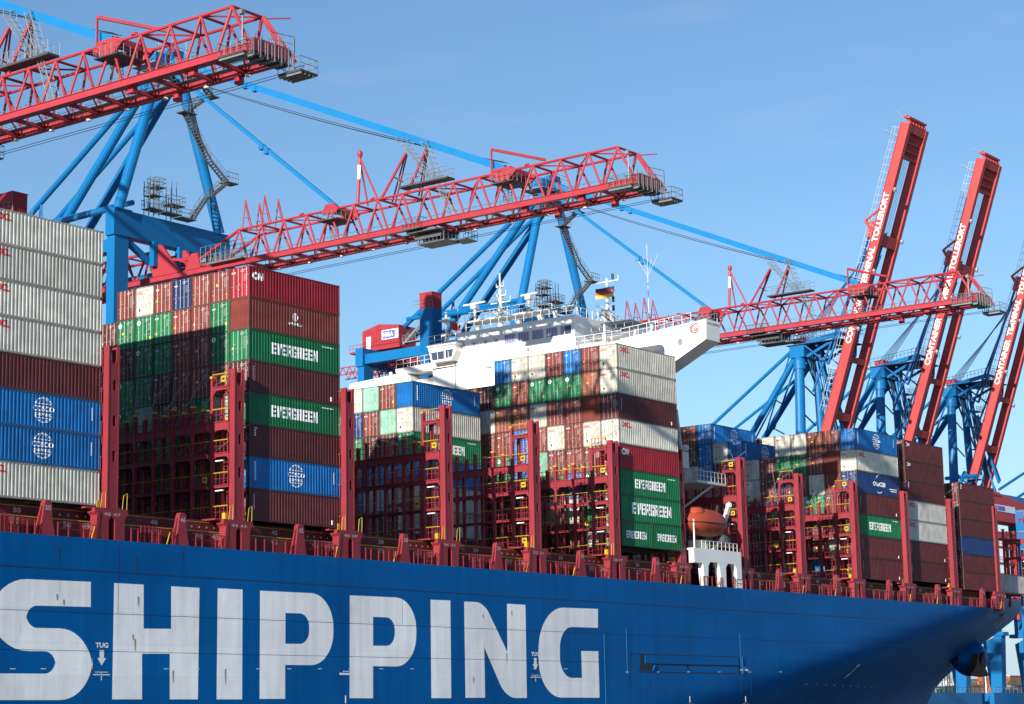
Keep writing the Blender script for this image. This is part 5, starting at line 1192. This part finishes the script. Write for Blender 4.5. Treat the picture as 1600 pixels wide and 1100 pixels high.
# ------------------------------------------------------------------ partly seen gantry at the right edge
gt = thing('gantry_crane', (315, 58, GZ), 'red and blue gantry with a lettered red cabin at the right edge', 'crane')
GO = (315, 58, GZ)
GRED = mat('gantry_red', (.50, .05, .05), .5, wear=.1, streak=.2)
def eb(px0, py0, px1, py1, Y): a = onY(px0, py0, Y); b = onY(px1, py1, Y); return a.x, b.x, min(a.z, b.z), max(a.z, b.z)
mb = MB(GO); x0, x1, z0, z1 = eb(1545, 776, 1640, 826, 56); mb.box(x0, x1, 56, 60, z0, z1); mb.box(x0+2, x1-18, 56.5, 59.5, z1, z1+.8); mb.tube((x0+3, 57, z1+.9), (x0+7, 57, z1+.9), .7, 10)
mb.box(x0-1, x1+3, 56.4, 59, z0-3.6, z0-2.2)
mb.build('cabin', GRED, gt)
mb = MB(GO); xa, xb, za, zb = eb(1556, 788, 1586, 803, 56); mb.box(xa-1, xb, 55.9, 55.96, za, zb); mb.build('sign', WTXT, gt)
mb = MB(GO); mb.box(xa-.8, xa+4.2, 55.84, 55.88, za+.25, zb-.25); mb.add(fit(text('V', 1, .05), .1, .1), PM_side(0, -900, 0)) if 0 else None; mb.build('sign_panel', flat('sign_blue', (.10, .12, .50)), gt)
mb = MB(GO); mb.add(fit(text('A', 1, .05), 1.6, zb-za-.9, xa, (za+zb)/2), PM_side(0, 55.8, 0)); mb.build('sign_lettering', WTXT, gt)
mb = MB(GO); xa, xb, za, zb = eb(1592, 790, 1640, 830, 55); mb.box(xa, xa+4.5, 54, 56, -42, z1-2.0); mb.box(xa+1, xa+3.5, 56, 62, z1-4, z1-2.4); mb.build('leg', CRBLUE, gt)
mb = MB(GO)
for px in (1571, 1583, 1596):
    a = onY(px, 830, 57); mb.box(a.x-.35, a.x+.35, 56.6, 57.4, -21, a.z)
for z in (-6, -9.5, -13, -17): mb.box(x0+2, x1-10, 56.8, 57.2, z, z+.5); mb.rail((x0+3, 56.6, z+.5), (x1-12, 56.6, z+.5), 1.1, 1.2, .06)
mb.build('ladder_frame', GRED, gt)
mb = MB(GO)
for p, q in (((1561, 765), (1640, 713)), ((1578, 785), (1640, 745))):
    a = onY(*p, 60); b = onY(*q, 60); mb.tube(a, b, .32, 8)
mb.build('tie_bar', CRBLUE, gt)
# ------------------------------------------------------------------ quay, water, far shore
def sheet(name, x0, x1, y0, y1, z, m_, kind='structure'):
    mb = MB(); mb.quad((x0, y0, z), (x1, y0, z), (x1, y1, z), (x0, y1, z)); return tag(mb.build(name, m_), None, None, None, kind)
wm = bpy.data.materials.new('water'); wm.use_nodes = True; b = wm.node_tree.nodes['Principled BSDF']; b.inputs['Base Color'].default_value = (.02, .045, .05, 1); b.inputs['Roughness'].default_value = .12
nn = wm.node_tree.nodes.new('ShaderNodeTexNoise'); nn.inputs['Scale'].default_value = .8; nn.inputs['Detail'].default_value = 6; tcn = wm.node_tree.nodes.new('ShaderNodeTexCoord'); bn_ = wm.node_tree.nodes.new('ShaderNodeBump'); bn_.inputs['Strength'].default_value = .5; bn_.inputs['Distance'].default_value = .4
wm.node_tree.links.new(tcn.outputs['Object'], nn.inputs[0]); wm.node_tree.links.new(nn.outputs[0], bn_.inputs['Height']); wm.node_tree.links.new(bn_.outputs[0], b.inputs['Normal'])
sheet('water', -9000, 9000, -9000, 9000, -50.0, wm)
CONC = mat('concrete', (.30, .29, .27), .8, var=.15, scale=.05, streak=.2)
mb = MB(); mb.box(-2000, 330, 58.4, 900, -52, GZ); tag(mb.build('quay', CONC), None, None, None, 'structure')
mb = MB(); mb.box(330, 6000, 150, 6000, -52, -46.5); tag(mb.build('far_shore', mat('dry_grass', (.10, .10, .06), .9, var=.3, scale=.02)), None, None, None, 'structure')
mb = MB(); mb.box(-1500, 900, -1500, -96, -52, -43.6); tag(mb.build('bounce_quay', mat('pale_bounce_paving', (.42, .40, .37), .85, var=.12, scale=.05)), None, None, None, 'structure')  # unseen near shore, added pale to bounce sunlight onto the ship's side
# low wooded rise
mb = MB(); rn = random.Random(4); N_ = 40
for i in range(N_+1):
    x = 700+i*22; 
    for j, (yy, h) in enumerate(((560, 0), (620, .55), (700, 1), (800, .6))): mb.v.append((x, yy, -46.6+h*(5+3*math.sin(i*.35)+2*rn.random())))
for i in range(N_):
    for j in range(3): a = i*4+j; mb.f.append((a, a+4, a+5, a+1))
tag(mb.build('hill', mat('winter_slope', (.09, .075, .05), .9, var=.3, scale=.05)), None, None, None, 'structure')
# bare winter trees on the far shore
BARK = mat('bark', (.10, .08, .065), .9, var=.2); TW = mat('bare_twigs', (.125, .105, .085), .9, var=.35, scale=.3); TW2 = mat('bare_twigs_greenish', (.095, .10, .06), .9, var=.35, scale=.3)
def winter_tree(seed):
    r = random.Random(seed); t = bpy.data.objects.new('bare_tree', None); C.objects.link(t); H = 15+r.random()*4
    tk = MB(); tk.tube((0, 0, 0), (0, 0, H*.45), .45, 7, .28)
    tips = []
    for k in range(9):
        a = r.random()*6.28; e = Vector((math.cos(a)*H*.28*r.random(), math.sin(a)*H*.28*r.random(), H*(.55+.4*r.random()))); s = Vector((0, 0, H*(.2+.25*r.random())))
        tk.tube(s, e, .16, 5, .05); tips.append(e)
        for q in range(3): e2 = e+Vector((r.uniform(-2, 2), r.uniform(-2, 2), r.uniform(0, 2.5))); tk.tube(s.lerp(e, .6), e2, .07, 4, .02); tips.append(e2)
    tk.build('trunk', BARK, t)
    cr = MB()
    for k in range(1500):
        c = r.choice(tips)+Vector((r.gauss(0, 1.1), r.gauss(0, 1.1), r.gauss(0, .9)))
        if c.z < H*.3: continue
        d = Vector((r.gauss(0, 1), r.gauss(0, 1), abs(r.gauss(0, 1)))).normalized()*(.35+.5*r.random()); w = Vector((r.gauss(0, 1), r.gauss(0, 1), r.gauss(0, 1))).normalized()*.07
        cr.quad(c-w, c+w, c+d+w*.3, c+d-w*.3)
    cr.build('crown', TW if seed % 2 else TW2, t); return t
PR = [winter_tree(i) for i in range(3)]
i = 0
TL = ['leftmost', 'second from the left', 'third from the left', 'fourth from the left', 'fifth from the left', 'sixth from the left', 'seventh from the left', 'eighth from the left', 'ninth from the left', 'tenth from the left', 'eleventh from the left', 'last on the right']
spots = [1502, 1509, 1516, 1523, 1531, 1538, 1546, 1553, 1581, 1588, 1594, 1600]
for i, px in enumerate(spots):
    t = PR[i] if i < 3 else copy_tree(PR[i % 3]); p = onY(px, 1085, 340+(i*37 % 60)); t.location = (p.x, p.y, -44.0+random.random()*2.5); t.rotation_euler = (0, 0, i*1.3); s = .9+.35*random.random(); t.scale = (s, s, s)
    tag(t, 'bare brown winter tree on the far shore, %s in its row' % TL[i], 'tree', 'bare trees on the far shore')
# white and red buildings, yard containers low at the right corner
def place_block(name, px0, px1, ytop, ybot, Y, m_, label, cat, roof=None, win=0):
    a = onY(px0, ytop, Y); b = onY(px1, ytop, Y); bt = max(-46.4, onY(px0, ybot, Y).z); w = b.x-a.x; o = thing(name, (a.x, Y, bt), label, cat); h = a.z-bt
    mb = MB(); mb.box(0, w, 0, w*.8+6, 0, h); mb.build('wall', m_, o)
    mb = MB(); mb.box(-.4, w+.4, -.4, w*.8+6.4, h, h+.5); mb.build('roof', roof or GREY, o)
    for k in range(win):
        for j in range(2): mb = MB(); mb.box(w*(k+.25)/win, w*(k+.7)/win, -.05, .02, h*(.2+.45*j), h*(.45+.45*j)); mb.build('window', GLASS, o)
    return o
BW = mat('building_white', (.62, .60, .57), .7); BR = mat('building_red', (.45, .09, .05), .7)
place_block('building', 1513, 1530, 1062, 1090, 560, BW, 'low pale building under the bare trees beyond the anchor', 'building', BR, 5)
place_block('building', 1518, 1533, 1071, 1090, 430, BR, 'small orange-red building behind the blue crane beam', 'building', None, 3)
place_block('building', 1578, 1600, 1056, 1082, 520, mat('building_orange', (.50, .14, .07), .7), 'orange-red and white building at the right edge of the far shore', 'building', BW, 4)
t = thing('flagpole', onY(1541, 1078, 300), 'thin white pole rising beyond the anchor', 'pole'); mb = MB(); mb.tube((0, 0, -6), (0, 0, 9.5), .35, 8, .2); mb.build('pole', WTXT, t); mb = MB(); mb.rev((0, 0, 9.4), [(.02, .5), (.4, .3), (.4, -.1), (.02, -.2)], 8); mb.build('finial', WTXT, t)
yard = [(1551, 1092, 'G', 'green'), (1560, 1094, 'W', 'pale'), (1567, 1093, 'C', 'bright red'), (1585, 1078, 'N', 'dark blue'), (1592, 1090, 'C', 'crimson'), (1580, 1070, 'Y', 'grey'), (1478, 1072, 'G', 'small green'), (1488, 1090, 'M', 'maroon')]
for i, (px, py, c, w) in enumerate(yard):
    p = onY(px, py, 100 if px > 1540 else 80); z = max(GZ, p.z-2.9)
    place = container(p.x, p.y, z, c, lab('%s container low behind the ship, %s' % (w, ['under the blue crane beam', 'beside the green one at the lower right', 'right of the pale one at the corner', 'at the right edge above the crimson one', 'in the bottom right corner', 'below the orange building', 'near the bow waterline', 'left of the crane leg'][i])))
    place['group'] = 'containers in the yard'
# dark quay clutter seen under the bow
lt = thing('lattice_mast', onY(1480, 1095, 70), 'pale lattice mast standing on the quay just right of the bow', 'mast')
mb = MB()
for dx, dy in ((-.6, -.6), (.6, -.6), (-.6, .6), (.6, .6)): mb.tube((dx, dy, -4), (dx, dy, 7), .12, 5)
for k in range(8): mb.tube((-.6, -.6, -4+k*1.4), (.6, -.6, -2.6+k*1.4), .07, 4); mb.tube((.6, -.6, -4+k*1.4), (-.6, -.6, -2.6+k*1.4), .07, 4)
mb.build('frame', MAST, lt); mb = MB(); mb.box(-.9, .9, -.9, .9, 7, 7.3); mb.build('platform', GREY, lt)
for t in PROTO.values():
    for o in list(t.children_recursive)+[t]: bpy.data.objects.remove(o)
